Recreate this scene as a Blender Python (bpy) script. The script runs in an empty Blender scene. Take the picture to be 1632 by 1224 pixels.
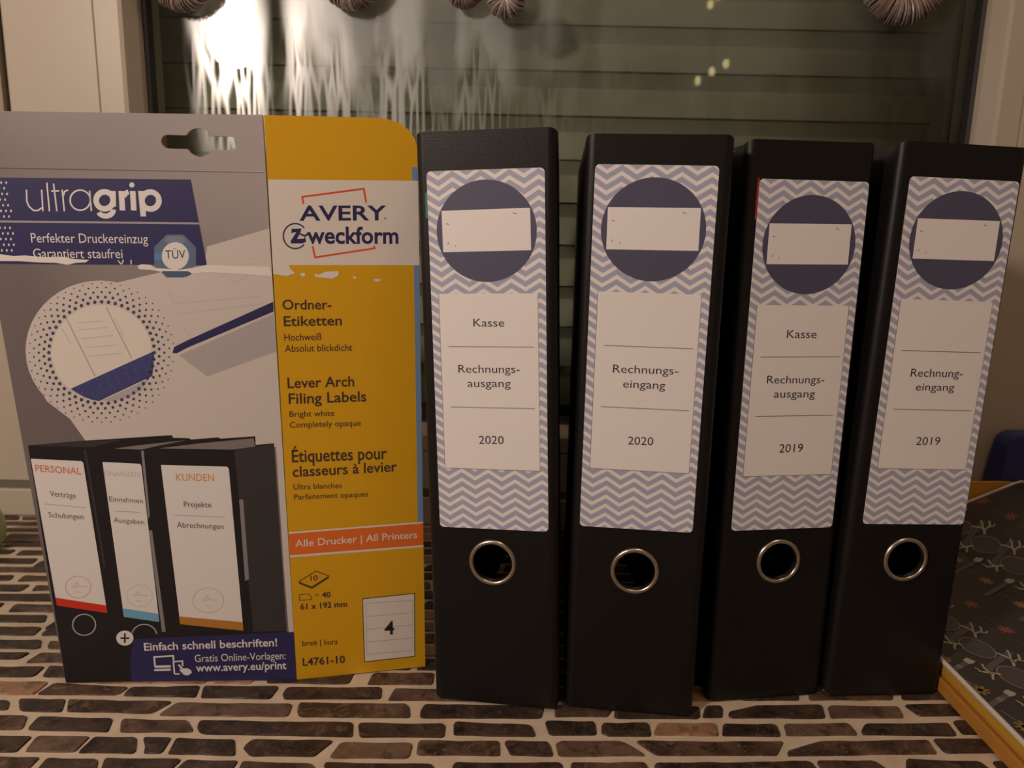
import bpy, bmesh, math, random
from mathutils import Vector, Matrix
from mathutils.geometry import tessellate_polygon
R = math.radians
SC = bpy.context.scene
COL = SC.collection
MM = 0.001
random.seed(11)

# ------------------------------------------------------------------ camera, world, exposure
cam_d = bpy.data.cameras.new('camera')
cam_d.sensor_fit = 'HORIZONTAL'; cam_d.sensor_width = 36.0
cam_d.lens = 1231.5 / 1632 * 36.0
cam_d.clip_start = 0.01; cam_d.clip_end = 50
cam_d.dof.use_dof = True; cam_d.dof.focus_distance = 0.43; cam_d.dof.aperture_fstop = 13.0
cam = bpy.data.objects.new('camera', cam_d); COL.objects.link(cam)
cam.location = (0, 0, 0.2707)
cam.rotation_euler = (Matrix.Rotation(R(90 - 11.37), 3, 'X') @ Matrix.Rotation(R(1.23), 3, 'Z')).to_euler()
SC.camera = cam
w = bpy.data.worlds.new('night'); SC.world = w; w.use_nodes = True
w.node_tree.nodes['Background'].inputs[0].default_value = (0.35, 0.42, 0.6, 1)
w.node_tree.nodes['Background'].inputs[1].default_value = 0.004
SC.view_settings.view_transform = 'Standard'; SC.view_settings.look = 'None'
SC.view_settings.gamma = 1.0; SC.view_settings.use_curve_mapping = False
SC.view_settings.exposure = 0.0
SC.cycles.max_bounces = 8
KEY, FILL, BULB = 222.0, 14.0, 7.0            # lamp strengths
KEYCOL, FILLCOL = (1, .81, .695), (1, .66, .42)

# ------------------------------------------------------------------ materials
def srgb(h):
    v = [int(h[i:i+2], 16)/255 for i in (0, 2, 4)]
    return tuple(((x/12.92) if x <= .04045 else ((x+.055)/1.055)**2.4) for x in v) + (1,)
def mat(name, col, rough=.5, metal=0, spec=.5, noise=None, bump=None):
    m = bpy.data.materials.new(name); m.use_nodes = True
    nt = m.node_tree; b = nt.nodes['Principled BSDF']
    c = col if len(col) == 4 else tuple(col) + (1,)
    b.inputs['Base Color'].default_value = c
    b.inputs['Roughness'].default_value = rough; b.inputs['Metallic'].default_value = metal
    b.inputs['Specular IOR Level'].default_value = spec
    tc = nt.nodes.new('ShaderNodeTexCoord')
    if noise:   # (scale, colour2, lo, hi, detail)
        n = nt.nodes.new('ShaderNodeTexNoise'); n.inputs['Scale'].default_value = noise[0]; n.inputs['Detail'].default_value = noise[4]
        nt.links.new(tc.outputs['Object'], n.inputs['Vector'])
        r = nt.nodes.new('ShaderNodeMapRange'); r.inputs[1].default_value = noise[2]; r.inputs[2].default_value = noise[3]
        nt.links.new(n.outputs['Fac'], r.inputs[0])
        x = nt.nodes.new('ShaderNodeMix'); x.data_type = 'RGBA'
        x.inputs[6].default_value = c; x.inputs[7].default_value = tuple(noise[1])[:3] + (1,)
        nt.links.new(r.outputs[0], x.inputs[0]); nt.links.new(x.outputs[2], b.inputs['Base Color'])
    if bump:    # (scale, strength, distance)
        n2 = nt.nodes.new('ShaderNodeTexNoise'); n2.inputs['Scale'].default_value = bump[0]; n2.inputs['Detail'].default_value = 3
        nt.links.new(tc.outputs['Object'], n2.inputs['Vector'])
        bp = nt.nodes.new('ShaderNodeBump'); bp.inputs['Strength'].default_value = bump[1]; bp.inputs['Distance'].default_value = bump[2]
        nt.links.new(n2.outputs['Fac'], bp.inputs['Height']); nt.links.new(bp.outputs[0], b.inputs['Normal'])
    return m
def emit(name, col, s):
    m = bpy.data.materials.new(name); m.use_nodes = True; nt = m.node_tree; nt.nodes.clear()
    e = nt.nodes.new('ShaderNodeEmission'); e.inputs[0].default_value = tuple(col) + (1,); e.inputs[1].default_value = s
    o = nt.nodes.new('ShaderNodeOutputMaterial'); nt.links.new(e.outputs[0], o.inputs[0]); return m

M = {}
def chevron_mat():
    m = mat('chevron print', (.80, .78, .76), .55); nt = m.node_tree; N = nt.nodes; Lk = nt.links; b = N['Principled BSDF']
    tc = [n for n in N if n.type == 'TEX_COORD'][0]
    sp = N.new('ShaderNodeSeparateXYZ'); Lk.new(tc.outputs['Object'], sp.inputs[0])
    def ma(op, a, bb=None):
        n = N.new('ShaderNodeMath'); n.operation = op
        for i, v in enumerate((a, bb)):
            if v is None: continue
            if isinstance(v, (int, float)): n.inputs[i].default_value = v
            else: Lk.new(v, n.inputs[i])
        return n.outputs[0]
    x = ma('ADD', ma('MULTIPLY', sp.outputs['X'], 1000), 17.0 + 148)
    t = ma('MULTIPLY', ma('PINGPONG', x, 7.4), 4.6/7.4)
    z = ma('ADD', ma('ADD', ma('MULTIPLY', sp.outputs['Z'], 1000), t), 73 + 515)
    d = ma('PINGPONG', z, 2.575)
    r = N.new('ShaderNodeMapRange'); r.inputs[1].default_value = .98; r.inputs[2].default_value = 1.22; Lk.new(d, r.inputs[0])
    mx = N.new('ShaderNodeMix'); mx.data_type = 'RGBA'
    mx.inputs[6].default_value = (.87, .83, .81, 1); mx.inputs[7].default_value = (.42, .445, .60, 1)
    Lk.new(r.outputs[0], mx.inputs[0]); Lk.new(mx.outputs[2], b.inputs['Base Color'])
    return m
M['chevron'] = chevron_mat()
M['label white'] = mat('label paper', (.88, .85, .84), .55)
M['label circle'] = mat('label circle ink', (.085, .085, .15), .5)
M['label ink'] = mat('label ink', (.03, .028, .03), .5)
M['label line'] = mat('label rule', (.24, .22, .22), .5)
M['label faint'] = mat('label faint ink', (.36, .34, .36), .5)
M['binder'] = mat('black folder cover', (.0065, .006, .0065), .44, spec=.36, bump=(900, .25, .0004))
M['binder in'] = mat('folder inside', (.02, .02, .021), .7)
M['steel'] = mat('ring metal', (.62, .57, .5), .28, metal=1)
M['green tab'] = mat('green sticker', (.02, .22, .12), .5)
M['red tab'] = mat('red sticker', (.35, .02, .02), .5)
M['grout'] = mat('cream grout', (.60, .50, .385), .8, noise=(60, (.50, .41, .31), .35, .7, 4), bump=(400, .4, .0005))
def stone(name, a, bb, vein, rough=.42):
    m = mat(name, a, rough, noise=(42, bb, .40, .62, 9), spec=.3, bump=(160, .3, .0008)); nt = m.node_tree; N = nt.nodes; Lk = nt.links; b = N['Principled BSDF']
    tc = [n for n in N if n.type == 'TEX_COORD'][0]; src = b.inputs['Base Color'].links[0].from_socket
    def layer(src, scale, detail, dist, lo, hi, amt, col, absd):
        n = N.new('ShaderNodeTexNoise'); n.inputs['Scale'].default_value = scale; n.inputs['Detail'].default_value = detail; n.inputs['Distortion'].default_value = dist
        Lk.new(tc.outputs['Object'], n.inputs['Vector']); v = n.outputs['Fac']
        if absd:
            p = N.new('ShaderNodeMath'); p.operation = 'SUBTRACT'; p.inputs[1].default_value = .5; Lk.new(v, p.inputs[0])
            q = N.new('ShaderNodeMath'); q.operation = 'ABSOLUTE'; Lk.new(p.outputs[0], q.inputs[0]); v = q.outputs[0]
        r = N.new('ShaderNodeMapRange'); r.inputs[1].default_value = lo; r.inputs[2].default_value = hi
        r.inputs[3].default_value, r.inputs[4].default_value = (amt, 0) if absd else (0, amt); Lk.new(v, r.inputs[0])
        x = N.new('ShaderNodeMix'); x.data_type = 'RGBA'; x.inputs[7].default_value = tuple(col) + (1,)
        Lk.new(src, x.inputs[6]); Lk.new(r.outputs[0], x.inputs[0]); return x.outputs[2]
    s = layer(src, 95, 8, .6, .50, .66, .75, tuple(v*.35 for v in a), False)      # dark clouds
    s = layer(s, 130, 6, 1.5, .57, .70, .6, vein, False)                          # pale fossils
    s = layer(s, 48, 6, 1.6, 0, .012, .65, vein, True)                            # thin veins
    Lk.new(s, b.inputs['Base Color']); return m
M['stone0'] = stone('dark marble', (.034, .023, .018), (.062, .040, .029), (.13, .092, .068))
M['stone1'] = stone('mottled marble', (.052, .033, .024), (.125, .076, .048), (.2, .14, .10))
M['stone2'] = stone('brown marble', (.115, .075, .052), (.155, .10, .07), (.2, .14, .1))
M['stone3'] = stone('tan marble', (.27, .155, .085), (.34, .20, .115), (.4, .26, .16))
M['cabinet'] = mat('counter base board', (.3, .24, .18), .6)
M['pvc'] = mat('window plastic', (.53, .475, .385), .35, bump=(25, .05, .001))
M['gasket'] = mat('rubber gasket', (.02, .018, .016), .6)
M['seal'] = mat('painted shadow line', (.17, .15, .125), .6)  # tone of the shadow line painted along the bottom of the sashes
M['shutter'] = mat('shutter slats', (.56, .55, .50), .5, noise=(14, (.46, .45, .41), .35, .7, 4))
M['rail'] = mat('shutter rail', (.38, .38, .30), .45)
M['outside dark'] = mat('shutter box', (.03, .03, .03), .7)
M['wall'] = mat('wall paint', (.62, .56, .48), .8, bump=(120, .1, .001))
M['ceil'] = mat('ceiling paint', (.7, .66, .6), .9)
M['floorm'] = mat('wood floor', (.18, .11, .06), .5, noise=(6, (.12, .07, .04), .4, .6, 4))
# package prints
def C(h, k=1.0): return tuple(v for v in h)
PK = dict(paper=(.60, .55, .52), paperlight=(.70, .66, .60), shade=(.42, .385, .39), shade2=(.42, .40, .42), navy=(.028, .026, .105), white=(.74, .72, .70), white2=(.76, .71, .65),
    grey=(.36, .34, .36), grey2=(.42, .40, .38), torn=(.76, .72, .68), seal=(.12, .17, .27), sealdark=(.07, .11, .2), sealtop=(.2, .24, .32), sealblue=(.10, .25, .46), black=(.015, .015, .02), black2=(.10, .09, .09),
    ink=(.065, .065, .11), blueband=(.055, .06, .19), bluedot=(.12, .16, .33), faint=(.50, .47, .47), picblack=(.014, .013, .015), picgrey=(.04, .038, .04), pictop=(.22, .19, .18), picgloss=(.24, .23, .235),
    red=(.60, .035, .02), skyblue=(.16, .40, .62), ochre=(.48, .20, .035), redtext=(.62, .20, .13), bluetext=(.50, .54, .60), orangetext=(.66, .33, .13), silver=(.42, .42, .42),
    bluestrip=(.17, .29, .50), redline=(.74, .10, .04), darkblue=(.03, .028, .10), darkprint=(.06, .04, .035), orangeband=(.80, .17, .03), edge=(.62, .46, .16))
for k, v in PK.items(): M['pk ' + k] = mat('package print ' + k, v, .42, spec=.4)
M['pk yellow'] = mat('package print yellow', (.70, .385, .012), .40, spec=.4)
BG0, BG1 = .075, .235
def picture_bg():
    """grey studio photograph printed on the card: dark at the top left, pale to the right"""
    m = mat('package print photo grey', (.17, .145, .145), .40, spec=.4); nt = m.node_tree; N = nt.nodes; Lk = nt.links; b = N['Principled BSDF']
    tc = [n for n in N if n.type == 'TEX_COORD'][0]
    n = N.new('ShaderNodeTexNoise'); n.inputs['Scale'].default_value = 8; n.inputs['Detail'].default_value = 1; Lk.new(tc.outputs['Object'], n.inputs['Vector'])
    g = N.new('ShaderNodeMapping'); g.inputs['Rotation'].default_value = (0, R(35), 0); Lk.new(tc.outputs['Object'], g.inputs[0])
    s = N.new('ShaderNodeSeparateXYZ'); Lk.new(g.outputs[0], s.inputs[0])
    a = N.new('ShaderNodeMath'); a.operation = 'MULTIPLY_ADD'; Lk.new(n.outputs['Fac'], a.inputs[0]); a.inputs[1].default_value = .10; Lk.new(s.outputs['X'], a.inputs[2])
    r = N.new('ShaderNodeValToRGB'); e = r.color_ramp.elements
    e[0].position = 0; e[0].color = (.165, .14, .14, 1); e[1].position = 1; e[1].color = (.40, .36, .355, 1)
    q = N.new('ShaderNodeMapRange'); q.inputs[1].default_value = BG0; q.inputs[2].default_value = BG1; Lk.new(a.outputs[0], q.inputs[0])
    Lk.new(q.outputs[0], r.inputs[0]); Lk.new(r.outputs[0], b.inputs['Base Color']); return m
M['pk bg'] = picture_bg()
M['card back'] = mat('grey card back', (.5, .46, .4), .7)
# gift things
M['wrap'] = mat('dark wrapping paper', (.035, .033, .034), .33, noise=(5, (.055, .05, .05), .4, .65, 2), bump=(18, .25, .002))
M['wrap line'] = mat('antler print', (.40, .37, .30), .5)
M['wrap grey'] = mat('grey print', (.10, .095, .095), .5)
M['wrap ring'] = mat('circle print', (.19, .175, .165), .5)
M['wrap disc'] = mat('disc print', (.075, .068, .068), .5)
M['wrap star'] = mat('yellow star print', (.25, .165, .06), .5)
M['wrap red'] = mat('red star print', (.24, .085, .065), .5)
M['mustard'] = mat('mustard card', (.62, .32, .035), .5, bump=(200, .15, .0004))
M['mustard2'] = mat('orange card', (.50, .225, .035), .55, bump=(200, .15, .0004))
M['rim'] = mat('white paper rim', (.62, .58, .52), .35)
M['navybox'] = mat('navy plastic', (.028, .042, .19), .55, bump=(150, .2, .0006))
M['greencup'] = mat('green glass', (.42, .52, .26), .3)
M['fibre'] = mat('brown fibre', (.30, .22, .19), .45, spec=.7)
M['fibre2'] = mat('silver fibre', (.66, .6, .57), .3, metal=.4)
M['fibre core'] = mat('fibre core', (.12, .085, .065), .8)
M['cord'] = mat('thin cord', (.3, .26, .22), .7)
M['lamp globe'] = emit('lamp globe glow', KEYCOL, KEY)
M['fill glow'] = emit('fill lamp glow', FILLCOL, FILL)  # added source, warm overall fill
M['bulb glow'] = emit('small bulb glow', (1, .80, .36), BULB)
M['brass'] = mat('lamp metal', (.25, .2, .13), .35, metal=1)
def mul2(N, Lk, a, k):
    n = N.new('ShaderNodeMath'); n.operation = 'MULTIPLY'; Lk.new(a, n.inputs[0]); n.inputs[1].default_value = k; return n.outputs[0]
def glass_mat():
    m = bpy.data.materials.new('window glass'); m.use_nodes = True; nt = m.node_tree; N = nt.nodes; Lk = nt.links; N.clear()
    out = N.new('ShaderNodeOutputMaterial')
    tr = N.new('ShaderNodeBsdfTransparent'); tr.inputs[0].default_value = (.84, .86, .80, 1)
    gl = N.new('ShaderNodeBsdfGlossy'); gl.inputs['Roughness'].default_value = .02
    fr = N.new('ShaderNodeFresnel'); fr.inputs[0].default_value = 1.5
    m1 = N.new('ShaderNodeMixShader'); Lk.new(fr.outputs[0], m1.inputs[0]); Lk.new(tr.outputs[0], m1.inputs[1]); Lk.new(gl.outputs[0], m1.inputs[2])
    # condensation: a patchy film of droplets with runs where water has trickled down
    tc = N.new('ShaderNodeTexCoord'); sp = N.new('ShaderNodeSeparateXYZ'); Lk.new(tc.outputs['Object'], sp.inputs[0])
    def mr(v, a, b, c, d):
        n = N.new('ShaderNodeMapRange'); n.interpolation_type = 'SMOOTHSTEP'
        for i, k in enumerate((a, b, c, d)): n.inputs[i+1].default_value = k
        Lk.new(v, n.inputs[0]); return n.outputs[0]
    def mul(a, b, op='MULTIPLY'):
        n = N.new('ShaderNodeMath'); n.operation = op; n.use_clamp = True; Lk.new(a, n.inputs[0])
        if isinstance(b, (int, float)): n.inputs[1].default_value = b
        else: Lk.new(b, n.inputs[1])
        return n.outputs[0]
    def noise(sx, sz, det, dist=0):
        mp = N.new('ShaderNodeMapping'); mp.inputs['Scale'].default_value = (sx, 1, sz); Lk.new(tc.outputs['Object'], mp.inputs[0])
        n = N.new('ShaderNodeTexNoise'); n.inputs['Scale'].default_value = 1; n.inputs['Detail'].default_value = det; n.inputs['Distortion'].default_value = dist
        Lk.new(mp.outputs[0], n.inputs['Vector']); return n.outputs['Fac']
    X, Z = sp.outputs['X'], sp.outputs['Z']
    def add(a, b, op='ADD'):
        n = N.new('ShaderNodeMath'); n.operation = op
        for i, v in enumerate((a, b)):
            if isinstance(v, (int, float)): n.inputs[i].default_value = v
            else: Lk.new(v, n.inputs[i])
        return n.outputs[0]
    wob = add(noise(45, 10, 2), .5, 'SUBTRACT')
    edge = add(add(Z, mul2(N, Lk, wob, .16)), mul2(N, Lk, add(X, -.12, 'MINIMUM'), .25))           # film line, lower towards the left
    film = mr(edge, .340, .392, 0, 1)
    mp = N.new('ShaderNodeMapping'); mp.inputs['Scale'].default_value = (150, 1, 15); Lk.new(tc.outputs['Object'], mp.inputs[0])
    vo = N.new('ShaderNodeTexVoronoi'); vo.feature = 'DISTANCE_TO_EDGE'; vo.inputs['Scale'].default_value = 1; vo.inputs['Randomness'].default_value = .75
    Lk.new(mp.outputs[0], vo.inputs['Vector'])
    net = mr(vo.outputs['Distance'], .03, .22, .8, .0)       # drops run down and leave bright threads between clear trickles
    net = mul(mul(net, mr(Z, .30, .36, 0, 1)), mr(X, -.15, .08, 1, .45))
    both = N.new('ShaderNodeMath'); both.operation = 'MAXIMUM'; Lk.new(film, both.inputs[0]); Lk.new(net, both.inputs[1])
    gaps = mr(noise(22, 5, 3), .38, .58, .35, 1)
    region = mul(mr(X, -.292, -.262, 0, 1), mul(add(mul(mr(X, -.232, -.212, 1, 0), 1.0), mul(mr(X, -.208, -.190, 0, 1), mr(X, -.165, .11, 1, .07))), 1.0))
    fac = mul(mul(mul(both.outputs[0], region), gaps), FOG)
    gf = N.new('ShaderNodeBsdfGlossy'); gf.inputs['Roughness'].default_value = .26; gf.inputs[0].default_value = (1, 1, 1, 1)
    df = N.new('ShaderNodeBsdfDiffuse'); df.inputs[0].default_value = (.72, .78, .80, 1)
    fm = N.new('ShaderNodeMixShader'); fm.inputs[0].default_value = .80; Lk.new(gf.outputs[0], fm.inputs[1]); Lk.new(df.outputs[0], fm.inputs[2])
    m2 = N.new('ShaderNodeMixShader'); Lk.new(fac, m2.inputs[0]); Lk.new(m1.outputs[0], m2.inputs[1]); Lk.new(fm.outputs[0], m2.inputs[2])
    Lk.new(m2.outputs[0], out.inputs[0]); return m
FOG = .70
M['glass'] = glass_mat()

# ------------------------------------------------------------------ helpers (all lengths in millimetres)
class MB:
    """collects faces for ONE mesh object"""
    def __init__(s): s.v = []; s.f = []; s.m = []; s.mats = []
    def mi(s, m):
        if m not in s.mats: s.mats.append(m)
        return s.mats.index(m)
    def add(s, vs, fs, m):
        b = len(s.v); s.v += [tuple(v) for v in vs]; k = s.mi(m)
        for f in fs: s.f.append([b + i for i in f]); s.m.append(k)
    def box(s, a, b, m):
        x0, y0, z0 = a; x1, y1, z1 = b
        s.add([(x0,y0,z0),(x1,y0,z0),(x1,y1,z0),(x0,y1,z0),(x0,y0,z1),(x1,y0,z1),(x1,y1,z1),(x0,y1,z1)],
              [(0,3,2,1),(4,5,6,7),(0,1,5,4),(1,2,6,5),(2,3,7,6),(3,0,4,7)], m)
    def tris2d(s, pts, m, fn, holes=()):
        loops = [pts] + list(holes)
        flat = [p for l in loops for p in l]
        t = tessellate_polygon([[Vector((p[0], p[1], 0)) for p in l] for l in loops])
        s.add([fn(*p) for p in flat], [tuple(x) for x in t], m)
    def plate(s, pts, m, front, back, mside, mback, holes=()):
        """flat board: front(u,v) and back(u,v) map the outline to its two faces"""
        s.tris2d(pts, m, front, holes); s.tris2d(pts, mback, back, holes)
        for l in [pts] + list(holes):
            n = len(l)
            s.add([front(*p) for p in l] + [back(*p) for p in l], [(i, (i+1) % n, n + (i+1) % n, n + i) for i in range(n)], mside)
    def tube(s, pts, r, m, n=8, closed=False, cap=True):
        P = [Vector(p) for p in pts]; k = len(P); rings = []; up = None
        for i, p in enumerate(P):
            d = (P[(i+1) % k] - P[i-1]) if closed else (P[min(i+1, k-1)] - P[max(i-1, 0)])
            d.normalize()
            if up is None: up = d.orthogonal().normalized()
            up = (up - d * up.dot(d)); up = up.normalized() if up.length > 1e-6 else d.orthogonal().normalized()
            sd = d.cross(up); rr = r[i] if isinstance(r, (list, tuple)) else r
            rings.append([p + (up * math.cos(2*math.pi*j/n) + sd * math.sin(2*math.pi*j/n)) * rr for j in range(n)])
        vs = [v for q in rings for v in q]; fs = []
        for i in range(k if closed else k-1):
            for j in range(n):
                a = i*n + j; b = i*n + (j+1) % n; c = ((i+1) % k)*n + (j+1) % n; d = ((i+1) % k)*n + j
                fs.append((a, b, c, d))
        if cap and not closed: fs += [tuple(range(n))[::-1], tuple((k-1)*n + j for j in range(n))]
        s.add(vs, fs, m)
    def lathe(s, prof, m, o=(0,0,0), axis='Z', n=40):
        vs = []; fs = []
        for i in range(n):
            a = 2*math.pi*i/n
            for r, h in prof:
                x, y = r*math.cos(a), r*math.sin(a)
                vs.append((o[0]+x, o[1]+y, o[2]+h) if axis == 'Z' else (o[0]+x, o[1]+h, o[2]+y))
        k = len(prof)
        for i in range(n):
            for j in range(k-1):
                fs.append((i*k+j, ((i+1) % n)*k+j, ((i+1) % n)*k+j+1, i*k+j+1))
        s.add(vs, fs, m)
    def grid(s, fn, nu, nv, m):
        s.add([fn(i/nu, j/nv) for j in range(nv+1) for i in range(nu+1)],
              [(j*(nu+1)+i, j*(nu+1)+i+1, (j+1)*(nu+1)+i+1, (j+1)*(nu+1)+i) for j in range(nv) for i in range(nu)], m)
    def build(s, name, parent=None, smooth=0, loc=(0,0,0), bevel=0, origin=(0,0,0)):
        me = bpy.data.meshes.new(name)
        me.from_pydata([((x-origin[0])*MM, (y-origin[1])*MM, (z-origin[2])*MM) for x, y, z in s.v], [], s.f)
        for m in s.mats: me.materials.append(M[m])
        me.polygons.foreach_set('material_index', s.m)
        if smooth:
            bm = bmesh.new(); bm.from_mesh(me); bmesh.ops.remove_doubles(bm, verts=bm.verts, dist=1e-6); bmesh.ops.recalc_face_normals(bm, faces=bm.faces)
            for f in bm.faces: f.smooth = True
            for e in bm.edges:
                if len(e.link_faces) != 2 or e.calc_face_angle(0) > R(smooth): e.smooth = False
            bm.to_mesh(me); bm.free()
        o = bpy.data.objects.new(name, me); COL.objects.link(o)
        o.location = tuple(c*MM for c in (loc if parent else tuple(a+b for a, b in zip(loc, origin))))
        if parent is not None: o.parent = parent
        if parent is not None and loc == (0,0,0): o.location = tuple(c*MM for c in origin)
        if bevel:
            b = o.modifiers.new('edge', 'BEVEL'); b.width = bevel*MM; b.segments = 2; b.limit_method = 'ANGLE'; b.angle_limit = R(40)
        return o
def thing(name, label, cat, loc=(0,0,0), rot=(0,0,0), group=None):
    o = bpy.data.objects.new(name, None); COL.objects.link(o); o.empty_display_size = .02
    o.location = tuple(c*MM for c in loc); o.rotation_euler = rot
    return tag(o, label, cat, group)
def tag(o, label, cat, group=None):
    o['label'] = label; o['category'] = cat
    if group: o['group'] = group
    return o
def struct(o): o['kind'] = 'structure'; return o
def rrect(x0, y0, x1, y1, r, n=5):
    p = []
    for cx, cy, a in ((x1-r, y0+r, -90), (x1-r, y1-r, 0), (x0+r, y1-r, 90), (x0+r, y0+r, 180)):
        for i in range(n+1):
            t = R(a + 90*i/n); p.append((cx + r*math.cos(t), cy + r*math.sin(t)))
    return p
def circ(cx, cy, rx, ry=None, n=40, a0=0, a1=360):
    ry = rx if ry is None else ry
    k = n if a1-a0 >= 360 else n+1
    return [(cx + rx*math.cos(R(a0 + (a1-a0)*i/n)), cy + ry*math.sin(R(a0 + (a1-a0)*i/n))) for i in range(k)]
def stroke(pts, w):
    """a printed line as one mitred strip of quads (closed when the ends meet)"""
    P = [Vector((p[0], p[1])) for p in pts]; P = [p for i, p in enumerate(P) if i == 0 or (p - P[i-1]).length > 1e-5]
    if len(P) < 2: return []
    closed = len(P) > 3 and (P[0] - P[-1]).length < 1e-4
    if closed: P = P[:-1]
    n = len(P); nr = lambda d: Vector((-d.y, d.x)).normalized(); L = []
    for i in range(n):
        a = P[i] - P[i-1] if (i > 0 or closed) else P[1] - P[0]
        b = P[(i+1) % n] - P[i] if (i < n-1 or closed) else a
        m_ = nr(a) + nr(b); m_ = m_.normalized() if m_.length > 1e-4 else nr(b)
        k = w/2/max(.5, m_.dot(nr(b))); L.append((P[i] + m_*k, P[i] - m_*k))
    return [[tuple(L[i][1]), tuple(L[(i+1) % n][1]), tuple(L[(i+1) % n][0]), tuple(L[i][0])] for i in range(n if closed else n-1)]
_tc = {}
def glyphs(sx, bold):
    k = (sx, bold)
    if k not in _tc:
        c = bpy.data.curves.new('type', 'FONT'); c.body = sx; c.offset = bold; c.resolution_u = 3
        o = bpy.data.objects.new('type', c); COL.objects.link(o); bpy.context.view_layer.update()
        me = o.evaluated_get(bpy.context.evaluated_depsgraph_get()).to_mesh()
        _tc[k] = ([(v.co.x, v.co.y) for v in me.vertices], [tuple(p.vertices) for p in me.polygons])
        bpy.data.objects.remove(o); bpy.data.curves.remove(c)
    return _tc[k]
def lettering(mb, m, sx, bold, A, B, cap, fn, ref=None):
    """set a line of type so that its ink runs from A to B with the given capital height"""
    v, f = glyphs(sx, bold); x0 = min(p[0] for p in v); x1 = max(p[0] for p in v)
    hv = glyphs(ref, bold)[0] if ref else None
    H = (max(p[1] for p in hv) if hv else max(p[1] for p in glyphs('E', bold)[0]))
    L = math.hypot(B[0]-A[0], B[1]-A[1]); ux, uy = (B[0]-A[0])/L, (B[1]-A[1])/L
    k = L/(x1-x0); h = cap/H
    mb.add([fn(A[0] + ux*(x-x0)*k - uy*y*h*.0, A[1] + uy*(x-x0)*k + y*h) for x, y in v], f, m)

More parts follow.
